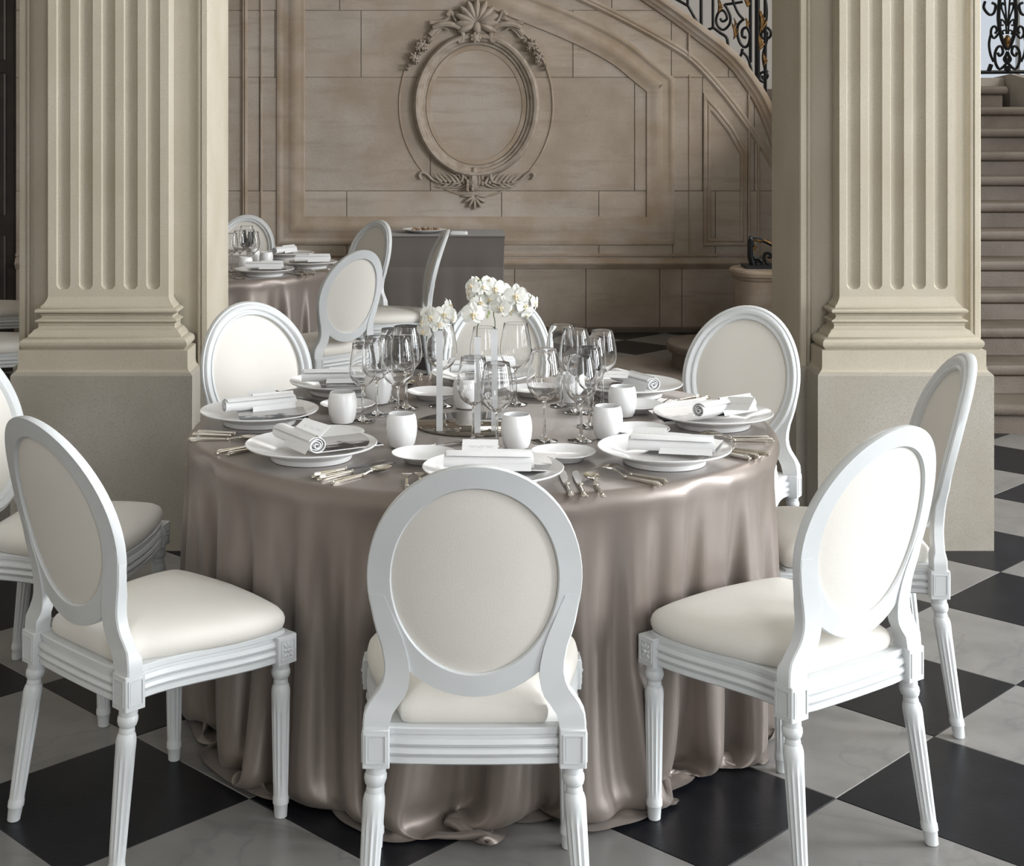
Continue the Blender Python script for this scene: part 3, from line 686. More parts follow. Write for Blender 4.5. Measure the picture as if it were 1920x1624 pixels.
def block(g, cx_, cy_, sx, sy, z0, z1, insets, rosette=False):
    """corner block with sunk panels on the given faces"""
    g.cbox(cx_ - sx, cx_ + sx, cy_ - sy, cy_ + sy, z0, z1, .002)
    for ax, s in insets:
        w = (sx if ax == 'y' else sy) - .009; zc_ = (z0 + z1) / 2; h = (z1 - z0) / 2 - .012
        # raised rim drawn as four thin fillets, the field inside lies lower
        def fb(a0, a1, b0, b1, e):
            if ax == 'y': y = cy_ + s * sy; g.box(cx_ + a0, cx_ + a1, min(y, y + s * e), max(y, y + s * e), zc_ + b0, zc_ + b1)
            else: x = cx_ + s * sx; g.box(min(x, x + s * e), max(x, x + s * e), cy_ + a0, cy_ + a1, zc_ + b0, zc_ + b1)
        e = .0022; k = .0025
        fb(-w - k, w + k, h, h + k, e); fb(-w - k, w + k, -h - k, -h, e); fb(-w - k, -w, -h, h, e); fb(w, w + k, -h, h, e)
        if not rosette: fb(-w + .003, w - .003, -h + .003, h - .003, .0008)
        else:
            for q in range(8):
                a = q * pi / 4 + pi / 8 * 0; rr = .5 + .5 * abs(sin(2 * a)) ; L = (w * .62 if q % 2 == 0 else hypot(w, h) * .55) if q not in (2, 6) else h * .62
                dx = cos(a) * L * .72; dz = sin(a) * L * .95
                if ax == 'y': c = (cx_ + dx, cy_ + s * (sy + .0005), zc_ + dz); mx = Matrix.Rotation(-math.atan2(dz, dx), 4, 'Y'); g.ball(c, L * .5, .0035, .0042, 8, 5, mx)
                else: c = (cx_ + s * (sx + .0005), cy_ + dx, zc_ + dz); mx = Matrix.Rotation(math.atan2(dz, dx), 4, 'X'); g.ball(c, .0035, L * .5, .0042, 8, 5, mx)
            c = (cx_, cy_ + s * (sy + .001), zc_) if ax == 'y' else (cx_ + s * (sx + .001), cy_, zc_); g.ball(c, .0055, .0055, .0055, 8, 5)
    return g
def make_chair():
    t = thing('dining_chair', 'chair', 'chair', group='white oval-backed dining chairs')
    ac, bc, zc = .182, .2125, .7325; n = 64
    # ring of the back: flat behind, moulded in front
    pr = [(.023, -.013), (.0245, -.008), (.0245, .006), (.021, .011), (.017, .011), (.014, .016), (.008, .020), (.001, .019), (-.004, .014), (-.008, .013), (-.012, .017), (-.017, .016), (-.021, .009), (-.023, .004), (-.023, -.009), (-.020, -.013)]
    v = []; f = []; K = len(pr)
    for i in range(n):
        a = 2 * pi * i / n
        for u, w in pr: v.append(curve_back((ac + u) * cos(a), zc + (bc + u) * sin(a), w))
    for i in range(n):
        for k in range(K): a = i * K + k; b = i * K + (k + 1) % K; c = ((i + 1) % n) * K + (k + 1) % K; d = ((i + 1) % n) * K + k; f.append((a, b, c, d))
    G().add(v, f).build('back_frame', 'paint', t, angle=38)
    def pad(name, a_, b_, w0, w1):
        v = []; f = []; R_ = [1, .985, .95, .88, .75, .5, .25]
        for r in R_:
            for i in range(n): an = 2 * pi * i / n; h = w0 + (w1 - w0) * (1 - r ** 3.2); v.append(curve_back(a_ * r * cos(an), zc + b_ * r * sin(an), h))
        v.append(curve_back(0, zc, w1))
        for j in range(len(R_) - 1):
            for i in range(n): f.append((j * n + i, j * n + (i + 1) % n, (j + 1) * n + (i + 1) % n, (j + 1) * n + i))
        j = (len(R_) - 1) * n; c = len(v) - 1
        for i in range(n): f.append((j + i, j + (i + 1) % n, c))
        if w1 > 0: f = [q[::-1] for q in f]
        G().add(v, f).build(name, 'cream', t, angle=60, fix=False)
    pad('backrest', .160, .190, .004, .022); pad('back_panel', .1615, .1915, -.004, -.0135)
    # side posts between seat and ring
    pts = [(.430, .166, .216), (.445, .163, .216), (.463, .158, .214), (.480, .146, .206), (.495, .135, .196), (.510, .129, .185), (.526, .126, .178), (.545, .125, .1745), (.565, .127, .175), (.594, .133, .180), (.620, .141, .188), (.645, .151, .1945), (.67, .161, .199), (.70, .173, .2035)]
    zs_ = [p[0] for p in pts]
    for s in (-1, 1):
        v = []; f = []
        for z, xi, xo in pts:
            th = .019 if z < .47 else .0155; fr = .013 if z < .6 else .009; bk = -th if z < .66 else -.0135
            if z < .47: fr = .019
            cyv = -.55 * .0
            for x, w in ((xi, bk), (xo - .003, bk), (xo, bk + .003), (xo, fr - .003), (xo - .003, fr), (xi, fr)): v.append((s * x, yb(z) + w + (.55 * x * x if z > .6 else .55 * x * x * (z - .43) / .17) , z))
        K = 6
        for j in range(len(pts) - 1):
            for k in range(K): f.append((j * K + k, j * K + (k + 1) % K, (j + 1) * K + (k + 1) % K, (j + 1) * K + k))
        f.append(tuple(range(K))); f.append(tuple(range(len(v) - K, len(v))))
        G().add(v, f).build('back_post', 'paint', t, angle=30)
    # legs with their corner blocks
    for s in (-1, 1):
        g = turned_leg(0, 0); g.v = [(x + s * .213, y + .203, z) for x, y, z in g.v]
        block(g, s * .213, .203, .0265, .0265, .360, .425, [('x', s), ('y', 1)], True); g.build('leg', 'paint', t, angle=32)
        g = turned_leg(s * .022, -.048); g.v = [(x + s * .190, y - .190, z) for x, y, z in g.v]
        block(g, s * .190, -.190, .0262, .025, .360, .434, [('x', s), ('y', -1)]); g.build('leg', 'paint', t, angle=32)
    # seat rails
    half_ = [(0, -.213), (.08, -.212), (.165, -.206), (.196, -.180), (.188, -.150), (.186, -.11), (.192, -.06), (.204, 0), (.218, .06), (.229, .12), (.233, .175), (.226, .215), (.19, .229), (.10, .243), (0, .248)]
    def outline(h, k=2):
        R = cat_rom(h, k); return R + [(-x, y) for x, y in R[1:-1]][::-1]
    out = outline(half_)
    lev = [(.433, .030), (.433, .012), (.431, .009), (.421, .009), (.419, .012), (.415, .012), (.413, .006), (.404, .003), (.399, .005), (.396, .010), (.393, .005), (.386, .002), (.380, .005), (.378, .010), (.375, .006), (.366, .005), (.362, .010), (.362, .030)]
    o = loft_plan(out, [(z, d) for z, d in lev])
    o.build('seat_rail', 'paint', t, angle=32)
    ch = [(0, -.186), (.08, -.186), (.135, -.184), (.146, -.165), (.155, -.13), (.172, -.09), (.192, -.03), (.210, .03), (.223, .09), (.228, .15), (.222, .20), (.196, .222), (.10, .237), (0, .243)]
    oc = outline(ch, 3); cxy = (0, .03); v = []; f = []; n2 = len(oc)
    for r, z in ((.955, .431), (.985, .437), (1.0, .447), (1.003, .457), (.99, .468), (.96, .477), (.90, .4855), (.78, .494), (.58, .500), (.35, .5045), (.15, .506)):
        for x, y in oc:
            k = 1 - .03 * max(0, (-y - .05)) / .14
            v.append((x * r, cxy[1] + (y - cxy[1]) * r, .431 + (z - .431) * k))
    nl = 11
    for j in range(nl - 1):
        for i in range(n2): f.append((j * n2 + i, j * n2 + (i + 1) % n2, (j + 1) * n2 + (i + 1) % n2, (j + 1) * n2 + i))
    f.append(tuple(range(n2 - 1, -1, -1))); f.append(tuple(range((nl - 1) * n2, nl * n2)))
    G().add(v, f).build('seat', 'cream', t, angle=70)
    return t
chair = make_chair(); used = []
def seat_at(x, y, a, label, grp=None): return place(chair, used, (x, y, 0), radians(a - 90), label, grp)
GA = 'white oval-backed chairs around the near round table'
GB = 'white oval-backed chairs around the far round table'
seat_at(.035, 3.00, 90, 'white oval-backed chair in the foreground centre, its back squarely to the camera', GA)
seat_at(-.70, 3.35, 45.6, 'white oval-backed chair in the left foreground, standing over a black floor tile', GA)
seat_at(.747, 3.291, 125, 'white oval-backed chair in the right foreground, turned left towards the near table', GA)
seat_at(1.09, 4.007, 176, 'white oval-backed chair in side view directly in front of the right pier pedestal', GA)
seat_at(-1.11, 4.090, -8, 'white oval-backed chair cut by the left edge, seat showing behind the left foreground chair', GA)
seat_at(.86, 4.76, 240, 'white oval-backed chair with shaded front across the table, beside the right fluted pier', GA)
seat_at(-.585, 4.878, 300, 'white oval-backed chair facing the camera beside the left fluted pier at the near table', GA)
seat_at(.115, 5.11, 262, 'white oval-backed chair behind the orchids on the far side of the near table', GA)
seat_at(-.70, 7.50, 135, 'white oval-backed chair at the far round table seen from behind, nearest the camera there', GB)
seat_at(-.74, 9.35, 223, 'white oval-backed chair with beige front in front of the dark-draped side table', GB)
seat_at(-.37, 8.67, 186, 'white oval-backed chair seen edge on, to the right of the far round table', GB)
seat_at(-1.47, 9.80, 268, 'white oval-backed chair standing behind the far round table against the stone wall', GB)
seat_at(-2.33, 7.55, 186, 'white chair left of the left pier, the nearer one, seat and rail showing', 'chairs showing left of the left pier')
seat_at(-2.76, 8.95, 184, 'white chair left of the left pier, the farther one, only its seat showing', 'chairs showing left of the left pier')

# ================================================================== TABLES AND CLOTHS
def cloth_sim(N, Mr, R, TOP, over, seed, iters, K, inner, hang, bend, subs=6, seats=()):
    """drape of a round cloth over a round table: ring grid, gravity, length, shear and bending constraints, floor and table collisions"""
    rng = np.random.default_rng(seed); r0 = R - .03; L = .03 + TOP + over
    s = np.linspace(0, L, Mr); ds = float(s[1] - s[0]); th = np.arange(N) * 2 * np.pi / N
    w = np.exp(rng.normal(0, .33, K)); cuts = np.concatenate([[0], np.cumsum(w)]); cuts = cuts / cuts[-1] * 2 * np.pi
    ph = np.interp(th, cuts, np.arange(K + 1) * 2 * np.pi)
    a_th = np.interp(th, cuts[:-1], np.exp(rng.normal(0, .22, K)), period=2 * np.pi)
    drop = np.clip(s - .03, 0, None); depth = hang * np.clip(drop / TOP, 0, 1.1) ** .9
    r = np.minimum(r0 + s, R)[None, :] + depth[None, :] * (.25 + .65 * np.cos(ph)[:, None]) * a_th[:, None]
    t = th[:, None] + (.03 * np.sin(ph))[:, None] * np.clip(drop / TOP, 0, 1)[None, :]
    zf = (.004 + .012 * (.5 + .5 * np.sin(th * 5 + 1)) * (.5 + .5 * np.sin(th * 13)))[None, :]
    z = np.maximum(TOP - drop[None, :] + 0 * r, .004); r = r + np.clip(drop - TOP, 0, None)[None, :] * .8
    P = np.ascontiguousarray(np.stack([(r * np.cos(t)).T, (r * np.sin(t)).T, z.T], 0).astype(np.float32)); V = np.zeros_like(P)
    circ = (2 * np.pi * (r0 + s) / N).astype(np.float32)[:, None]
    def col(a, b, rest, k):
        A = P[:, a]; B = P[:, b]; d = B - A; l = np.sqrt((d * d).sum(0)) + 1e-9; d *= (.5 * k * (l - rest) / l); A += d; B -= d
    def jac(st, dj, rest, k):
        A = P[:, :Mr - dj] if dj else P; B = np.roll(P[:, dj:], -st, 2); d = B - A; l = np.sqrt((d * d).sum(0)) + 1e-9
        d *= (.5 * k * (l - rest) / l); P[:, :Mr - dj if dj else Mr] += d; P[:, dj:] -= np.roll(d, st, 2)
    rout = (R + .055 + .05 * np.sin(th * 3 + .6) + .025 * np.sin(th * 11 + 2))[None, :]; dt = 1 / 50.; rc = .013; pin = P[:, :2].copy(); dg = np.sqrt(ds ** 2 + ((circ[:-1] + circ[1:]) / 2) ** 2)
    for it in range(iters):
        V *= .96 if it < iters * .75 else .85
        V[2] -= 9.8 * dt; Pp = P.copy(); P += V * dt
        for sub in range(subs):
            for o in (0, 1): m = ((Mr - o) // 2) * 2; col(slice(o, o + m, 2), slice(o + 1, o + m, 2), ds, 1.0)
            jac(1, 0, circ, .8); jac(1, 1, dg, .2); jac(-1, 1, dg, .2); jac(3, 0, 3 * circ, bend)
            A = P[:, :-4]; B = P[:, 4:]; d = B - A; l = np.sqrt((d * d).sum(0)) + 1e-9; d *= .5 * .15 * (l - 4 * ds) / l; P[:, :-4] += d; P[:, 4:] -= d
            P[:, :2] = pin
            rad = np.sqrt(P[0] ** 2 + P[1] ** 2) + 1e-9
            side = (P[2] < TOP - rc) & (P[2] > TOP - .035) & (rad < R); deep = (P[2] <= TOP - .035) & (rad < R - inner)
            sc = np.where(side, R / rad, np.where(deep, (R - inner) / rad, 1.)); P[0] *= sc; P[1] *= sc
            rad = np.sqrt(P[0] ** 2 + P[1] ** 2) + 1e-9; lip = (P[2] >= TOP - rc) & (rad > R - rc)
            dr = rad - (R - rc); dz = P[2] - (TOP - rc); dd = np.sqrt(dr * dr + dz * dz) + 1e-9; f = np.where(lip & (dd < rc), rc / dd, 1.)
            sc = np.where(lip, ((R - rc) + dr * f) / rad, 1.); P[0] *= sc; P[1] *= sc; P[2] = np.where(lip, (TOP - rc) + dz * f, P[2])
            P[2] = np.maximum(P[2], zf)
            for sa, sd in seats:
                ca, sn = cos(sa), sin(sa); u = P[0] * ca + P[1] * sn; w_ = np.abs(-P[0] * sn + P[1] * ca)
                lim = sd + 1.2 * np.clip(w_ - .215, 0, 1) ** 1.0; push = np.where((u > lim) & (w_ < .30) & (P[2] > .33) & (P[2] < .53), lim - u, 0.)
                P[0] += ca * push; P[1] += sn * push
            rad = np.sqrt(P[0] ** 2 + P[1] ** 2) + 1e-9; sc = np.where(rad > rout, rout / rad, 1.); P[0] *= sc; P[1] *= sc
        V = (P - Pp) / dt; V *= np.where(P[2] < zf + .004, .3, 1.)[None]
        sp = np.sqrt((V * V).sum(0)); V *= np.where(sp > 1.5, 1.5 / (sp + 1e-9), 1.)[None]
    return P.transpose(2, 1, 0)
def cloth_mesh(P, TOP, R, extra=()):
    N, Mr, _ = P.shape; v = [(0, 0, TOP)]; f = []; rings = [.25, .5, .7, (R - .03) * .985 / R if False else .93]
    for q in rings:
        for i in range(N): v.append((P[i, 0, 0] * q, P[i, 0, 1] * q, TOP))
    for i in range(N): f.append((0, 1 + i, 1 + (i + 1) % N))
    for k in range(len(rings) - 1):
        for i in range(N): a = 1 + k * N + i; b = 1 + k * N + (i + 1) % N; f.append((a, a + N, b + N, b))
    base = len(v)
    v += P.transpose(1, 0, 2).reshape(-1, 3).tolist()
    for i in range(N): a = 1 + (len(rings) - 1) * N + i; b = 1 + (len(rings) - 1) * N + (i + 1) % N; f.append((a, base + i, base + (i + 1) % N, b))
    for j in range(Mr - 1):
        for i in range(N): a = base + j * N + i; b = base + j * N + (i + 1) % N; f.append((a, a + N, b + N, b))
    me = bpy.data.meshes.new('tablecloth'); me.from_pydata([tuple(map(float, p)) for p in v], [], f); me.update(); return me
SEATS = [(math.atan2(y - 4.12, x - .075), hypot(x - .075, y - 4.12) - .257) for x, y in ((.035, 3.0), (-.70, 3.35), (.747, 3.291), (1.09, 4.007), (-1.11, 4.09), (.86, 4.76), (-.585, 4.878), (.115, 5.11))]
C1 = (.075, 4.12); TT = .75; RT = .83
P1 = cloth_sim(360, 64, RT, TT, .045, 5, 120, 30, .30, .20, .02, 12, SEATS)
me = cloth_mesh(P1, TT, RT)
cl = link('tablecloth', me, 'satin'); cl.location = (C1[0], C1[1], 0); cl.rotation_euler.z = radians(CLOTH_ROT)
md = cl.modifiers.new('subdiv', 'SUBSURF'); md.levels = 1; md.render_levels = 1
tag(cl, 'taupe satin cloth hanging in deep folds over the near round table down to the floor', 'tablecloth', 'round taupe satin tablecloths')
C2 = (-1.53, 8.62)
cl2 = cl.copy(); COL.objects.link(cl2); cl2.location = (C2[0], C2[1], 0); cl2.rotation_euler.z = radians(100)
cl2['label'] = 'taupe satin cloth over the far round table, partly hidden by the left pier'
def table(x, y, label):
    t = thing('round_table', label, 'table', (x, y, 0), 0, 'round banquet tables under cloths')
    G().lathe([(0, .712), (RT - .045, .712), (RT - .035, .717), (RT - .035, .735), (RT - .045, .740), (0, .740)], 64).build('tabletop', 'wood', t)
    for s in (-1, 1):
        for q in (-1, 1): G().tube([(s * .38, q * .30, 0), (s * .38, q * .30, .712)], .014, 8).build('leg', 'iron', t)
    return t
table(C1[0], C1[1], 'round folding table under the near taupe satin cloth'); table(C2[0], C2[1], 'round folding table under the far taupe satin cloth')
# dark draped side table against the stair wall
def draped_box(x0, x1, y0, y1, z1, R=.02):
    P = []; nx = 46
    def path():
        q = [(x0, y1), (x0, y0), (x1, y0), (x1, y1)]; out = []
        for a, b in zip(q, q[1:]):
            L = hypot(b[0] - a[0], b[1] - a[1]); n = max(6, int(L / .02))
            for i in range(n): out.append((a[0] + (b[0] - a[0]) * i / n, a[1] + (b[1] - a[1]) * i / n, a, b))
        out.append((q[-1][0], q[-1][1], q[-2], q[-1])); return out
    pa = path(); v = []; f = []
    lev = [z1, z1 - .004, z1 - .02, z1 - .1, z1 - .22, z1 - .224, z1 - .228, .5, .3, .1, .006]
    for li, z in enumerate(lev):
        d = 0 if li == 0 else (.006 if li == 1 else .009)
        for i, (x, y, a, b) in enumerate(pa):
            tx, ty = b[0] - a[0], b[1] - a[1]; l = hypot(tx, ty); nx_, ny_ = ty / l, -tx / l
            corner = max(0, 1 - min(hypot(x - x0, y - y0), hypot(x - x1, y - y0)) / .09)
            k = (z1 - z) / z1; w = .006 * k * sin(i * .33) + .004 * k * sin(i * .87) + corner * k * .05 + (.0015 if li == 5 else 0)
            if corner > 0: dx, dy = (-.7 if x < (x0 + x1) / 2 else .7), -.7; nx_, ny_ = nx_ * (1 - corner) + dx * corner, ny_ * (1 - corner) + dy * corner
            v.append((x + nx_ * -1 * (-(d + w)) if False else x - (-nx_) * 0 + (d + w) * (nx_ if True else 0) * (-1 if False else 1) * SGN, y + (d + w) * ny_ * SGN, z))
    n = len(pa)
    for j in range(len(lev) - 1):
        for i in range(n - 1): f.append((j * n + i, j * n + i + 1, (j + 1) * n + i + 1, (j + 1) * n + i))
    v += [(x0, y0, z1), (x1, y0, z1), (x1, y1, z1), (x0, y1, z1)]; k = len(v) - 4; f.append((k, k + 1, k + 2, k + 3))
    return G().add(v, f)
SGN = -1
ZB = .795
o = draped_box(-.56, .355, 10.42, 11.10, ZB).build('tablecloth', 'drape', angle=60)
tag(o, 'dark taupe linen cloth with a pressed crease over the rectangular side table by the wall', 'tablecloth')
t = thing('side_table', 'rectangular side table under the dark linen cloth by the stair wall', 'table', (-.1, 10.76, 0))
G().box(-.445, .445, -.325, .325, .76, .788).build('tabletop', 'wood', t, smooth=False)
for s in (-1, 1):
    for q in (-1, 1): G().box(s * .40 - .02, s * .40 + .02, q * .28 - .02, q * .28 + .02, 0, .76).build('leg', 'wood', t, smooth=False)

# ================================================================== TABLEWARE
T0 = TT + .0015
plate = G().lathe([(0, .016), (.088, .016), (.098, .018), (.108, .023), (.160, .037), (.1665, .040), (.168, .0385), (.166, .0355), (.112, .017), (.106, .012), (.103, .0), (.097, .0), (.094, .010), (0, .010)], 72).build('dinner_plate', 'china')
bread = G().lathe([(0, .010), (.045, .010), (.055, .013), (.078, .021), (.0815, .0225), (.082, .021), (.080, .019), (.055, .008), (.048, .0), (.043, .0), (.042, .006), (0, .006)], 56).build('bread_plate', 'china')
votive = G().lathe([(0, 0), (.026, 0), (.031, .002), (.0355, .012), (.0395, .030), (.0412, .048), (.0405, .066), (.0375, .080), (.0345, .087), (.0335, .0878), (.0325, .087), (.0352, .079), (.0380, .064), (.0385, .048), (.0365, .030), (.032, .014), (.026, .008), (0, .007)], 48).build('votive_holder', 'opal')
def glass_mesh(h, R, name='wine_glass'):
    hs = h * .43
    pr = [(0, .0), (.034, .0), (.0362, .0008), (.036, .0018), (.028, .003), (.014, .0055), (.007, .010), (.0045, .018), (.0036, .04), (.0034, hs * .8), (.0042, hs - .004), (.008, hs + .003)]
    sh = [(.04, .34), (.09, .56), (.16, .76), (.25, .91), (.35, .99), (.45, 1.0), (.58, .97), (.72, .90), (.86, .82), (1.0, .745)]
    for t_, r in sh: pr.append((R * r, hs + (h - hs) * t_))
    e = .0008
    pr.append((R * .745 - e / 2, h + .0006))
    for t_, r in sh[::-1]: pr.append((R * r - e, hs + (h - hs) * t_ + (.0015 if t_ < .2 else 0)))
    pr.append((.006, hs + .0085)); pr.append((0, hs + .0075))
    return G().lathe(pr, 48)
GL = {'L': glass_mesh(.245, .048), 'M': glass_mesh(.228, .0435), 'S': glass_mesh(.222, .039)}
GLO = {k: g.build('wine_glass', 'glass') for k, g in GL.items()}
def spiral_roll(L, r):
    """rolled napkin along x: outer shell plus spiral ends"""
    n = 84; v = []; f = []; turns = 3.4
    prof = []
    for i in range(n + 1):
        a = i / n * turns * 2 * pi; q = r * (.16 + .84 * (i / n) ** .9); prof.append((q * cos(a) * 1.12, q * sin(a) * .9))
    th = .0022; out = []
    xs = [-L / 2, -L / 2 + .004, -L / 6, L / 6, L / 2 - .004, L / 2]
    for j, x in enumerate(xs):
        k = 1 - (.04 if j in (0, 5) else 0)
        for i, (y, z) in enumerate(prof): v.append((x + .004 * sin(i * .12) * (1 if j > 2 else -1) * (j in (0, 1, 4, 5)), y * k, z * k + r * .9))
    m = n + 1; b1_ = len(v)
    for j, x in enumerate(xs):
        k = 1 - (.04 if j in (0, 5) else 0)
        for i, (y, z) in enumerate(prof):
            q = hypot(y, z) or 1; v.append((v[j * m + i][0], (y - y / q * th) * k, (z - z / q * th) * k + r * .9))
    for j in range(5):
        for i in range(n):
            a = j * m + i; f.append((a, a + 1, a + m + 1, a + m)); f.append((b1_ + a + m, b1_ + a + m + 1, b1_ + a + 1, b1_ + a))
    for j in (0, 5):
        for i in range(n): a = j * m + i; f.append((a, a + 1, b1_ + a + 1, b1_ + a))
    return G().add(v, f)
napk = spiral_roll(.205, .024).build('napkin_roll', 'linen', angle=60)
fl = G().add([(-.03, -.028, .002), (.10, -.031, .003), (.103, .0, .047), (-.02, .002, .0475), (.104, .028, .020), (-.028, .027, .020)], [(0, 1, 2, 3), (3, 2, 4, 5)])
fl.build('napkin_flap', 'linen', napk, angle=60)
photo = G().box(-.095, .095, -.066, .066, 0, .0012).build('menu_card', 'photo', smooth=False)
G().box(-.095, .095, -.0665, -.058, .0012, .0016).build('card_border', 'card', photo, smooth=False)
def script_strokes(seed, L):
    rnd = random.Random(seed); g = G(); x = -L / 2
    while x < L / 2:
        n = rnd.choice([3, 4, 5]); P = []
        for i in range(n * 4):
            a = i * .9; P.append((x + i * .0012 + .0012 * cos(a), .004 * sin(a) * rnd.uniform(.5, 1.3), .00125))
        g.tube(P, .00022, 4, flat=.4); x = P[-1][0] + rnd.uniform(.001, .006)
    return g
card = G().box(-.043, .043, -.027, .027, 0, .0009).build('name_card', 'card', smooth=False)
script_strokes(3, .05).build('handwriting', 'ink', card)
# cutlery lying along +y (handle at -y)
def handle(g, L, w, zt=.0035):
    P = [(0, -L, zt), (0, -L * .96, zt), (0, -L * .8, zt), (0, -L * .4, zt), (0, -.006, zt), (0, 0, zt)]
    r = [w * .75, w * 1.15, w, w * .72, w * .55, w * .8]
    g.tube(P, r, 8, .45); g.ball((0, -L, zt), w * 1.05, w * .8, w * .5, 8, 5)
    for s in (-1, 1): g.tube([(s * w * .62, -L * .95, zt + w * .30), (s * w * .42, -L * .42, zt + w * .22), (s * w * .35, -.008, zt + w * .16)], w * .14, 5)
    g.ball((0, -.004, zt), w * .95, .004, w * .6, 8, 5); return g
def make_knife():
    o = handle(G(), .105, .0085, .005).build('table_knife', 'silver')
    v = []; f = []; st = [(0, .004, .004), (.012, .008, .004), (.05, .009, .0095), (.10, .009, .0095), (.122, .006, .0085), (.132, -.001, .003), (.135, -.006, -.004)]
    for y, a, b in st: v += [(-a, y, .0045), (b, y, .0045), (b, y, .0060), (-a, y, .0056)]
    for j in range(len(st) - 1):
        for k in range(4): f.append((j * 4 + k, j * 4 + (k + 1) % 4, j * 4 + 4 + (k + 1) % 4, j * 4 + 4 + k))
    f.append((0, 1, 2, 3)); f.append((24, 25, 26, 27))
    G().add(v, f).build('blade', 'blade', o, angle=30); return o
def make_spoon():
    o = handle(G(), .105, .007).build('table_spoon', 'silver')
    G().tube([(0, 0, .0035), (0, .02, .008), (0, .035, .0075)], [.004, .0028, .005], 6).build('neck', 'silver', o)
    v = []; f = []; n = 20
    for th in (0, .0012):
        for r in (1, .97, .8, .55, .25):
            for i in range(n): a = 2 * pi * i / n; v.append((.020 * r * cos(a), .061 + .031 * r * sin(a) * (1.08 if sin(a) < 0 else 1), .0115 - .0095 * (1 - r * r) - th))
    for h in (0, 5):
        for j in range(4):
            for i in range(n):
                q = ((h + j) * n + i, (h + j) * n + (i + 1) % n, (h + j + 1) * n + (i + 1) % n, (h + j + 1) * n + i); f.append(q if h else q[::-1])
        f.append(tuple((h + 4) * n + i for i in range(n)))
    for i in range(n): f.append((i, (i + 1) % n, 5 * n + (i + 1) % n, 5 * n + i))
    G().add(v, f).build('bowl', 'silver', o, angle=50); return o
def make_fork():
    o = handle(G(), .105, .007).build('table_fork', 'silver')
    def zf(y): return .0035 + .011 * sin(min(1, y / .075) * pi * .62) * 1.2 if y < .1 else 0
    zz = lambda y: .0035 + .014 * sin(pi * min(y, .094) / .094 * .98) ** 1.1 if 0 < y < .094 else .0035
    st = [(0, .0035), (.015, .0028), (.03, .003), (.038, .009), (.046, .0125), (.056, .0128)]; v = []; f = []
    for y, w in st: v += [(-w, y, zz(y)), (w, y, zz(y)), (w, y, zz(y) + .0018), (-w, y, zz(y) + .0018)]
    for j in range(len(st) - 1):
        for k in range(4): f.append((j * 4 + k, j * 4 + (k + 1) % 4, j * 4 + 4 + (k + 1) % 4, j * 4 + 4 + k))
    f.append((0, 1, 2, 3)); f.append((20, 21, 22, 23)); G().add(v, f).build('shoulder', 'silver', o, angle=40)
    for k in range(4):
        x = -.0105 + k * .007; G().tube([(x, y, zz(y) + .0009) for y in (.055, .065, .075, .085, .093)], [.0018, .0016, .0014, .0012, .0006], 5).build('tine', 'silver', o)
    return o
knife, spoon, fork = make_knife(), make_spoon(), make_fork()
U = {k: [] for k in ('plate', 'bread', 'votive', 'L', 'M', 'S', 'napk', 'photo', 'card', 'knife', 'spoon', 'fork')}
PR = dict(plate=plate, bread=bread, votive=votive, L=GLO['L'], M=GLO['M'], S=GLO['S'], napk=napk, photo=photo, card=card, knife=knife, spoon=spoon, fork=fork)
CATS = dict(plate='plate', bread='plate', votive='candle holder', L='glass', M='glass', S='glass', napk='napkin', photo='card', card='card', knife='knife', spoon='spoon', fork='fork')
for k, o in PR.items(): o['category'] = CATS[k]
def put(kind, x, y, z, a, label, group, tilt=None):
    o = place(PR[kind], U[kind], (x, y, z), radians(a), label, group)
    if tilt: o.rotation_euler = (radians(tilt[0]), radians(tilt[1]), radians(a))
    return o
def setting(name, px_, py_, fa, nap, pho, crd, near=True, cut=True):
    """one place setting: plate centre, facing angle of the diner, napkin / photo / name card (dx,dy,angle) in world axes"""
    grp = 'place settings on the near table' if near else 'place settings on the far table'
    tb = 'near' if near else 'far'
    put('plate', px_, py_, T0, 0, 'white porcelain dinner plate with raised foot at the %s setting of the %s table' % (name, tb), 'dinner plates on the %s table' % tb)
    zb = T0 + .0165
    dx, dy, a = pho; put('photo', px_ + dx, py_ + dy, zb + .0175, a, 'black and white printed card under the napkin at the %s setting of the %s table' % (name, tb), 'printed cards on the %s table' % tb, (pho_t.get(name, (0, 0))))
    dx, dy, a = nap; put('napk', px_ + dx, py_ + dy, zb + .0195, a, 'rolled white linen napkin on the plate at the %s setting of the %s table' % (name, tb), 'rolled napkins on the %s table' % tb)
    dx, dy, a, z, tx, ty = crd; put('card', px_ + dx, py_ + dy, zb + z, a, 'small white name card at the %s setting of the %s table' % (name, tb), 'name cards on the %s table' % tb, (tx, ty))
    if cut:
        f = (cos(radians(fa)), sin(radians(fa))); r = (f[1], -f[0])
        for kind, lat, fw, lab, tw in (('knife', .172, -.03, 'inner silver knife', 0), ('knife', .203, -.036, 'outer silver knife', 1), ('spoon', .240, -.034, 'silver spoon', 5), ('fork', -.172, -.034, 'inner silver fork', 2), ('fork', -.203, -.042, 'outer silver fork', 1)):
            put(kind, px_ + r[0] * lat + f[0] * fw, py_ + r[1] * lat + f[1] * fw, T0, fa - 90 + tw + random.uniform(-1.5, 1.5), '%s at the %s setting of the %s table' % (lab, name, tb), 'silver cutlery on the %s table' % tb)
pho_t = {}
pho_t = {'left': (4, 0), 'front-left': (3, 0), 'front': (6, 0), 'front-right': (6, 0), 'right': (4, -3), 'back-right': (0, 0), 'back': (0, 0), 'back-left': (0, 0)}
setting('left', -.560, 4.121, -4, (0, -.005, 29), (.045, -.062, 14), (.0, .060, 22, .046, 38, 0))
setting('front-left', -.369, 3.685, 45, (-.03, -.035, -57), (.070, .012, 30), (-.005, .062, -32, .046, 26, 8))
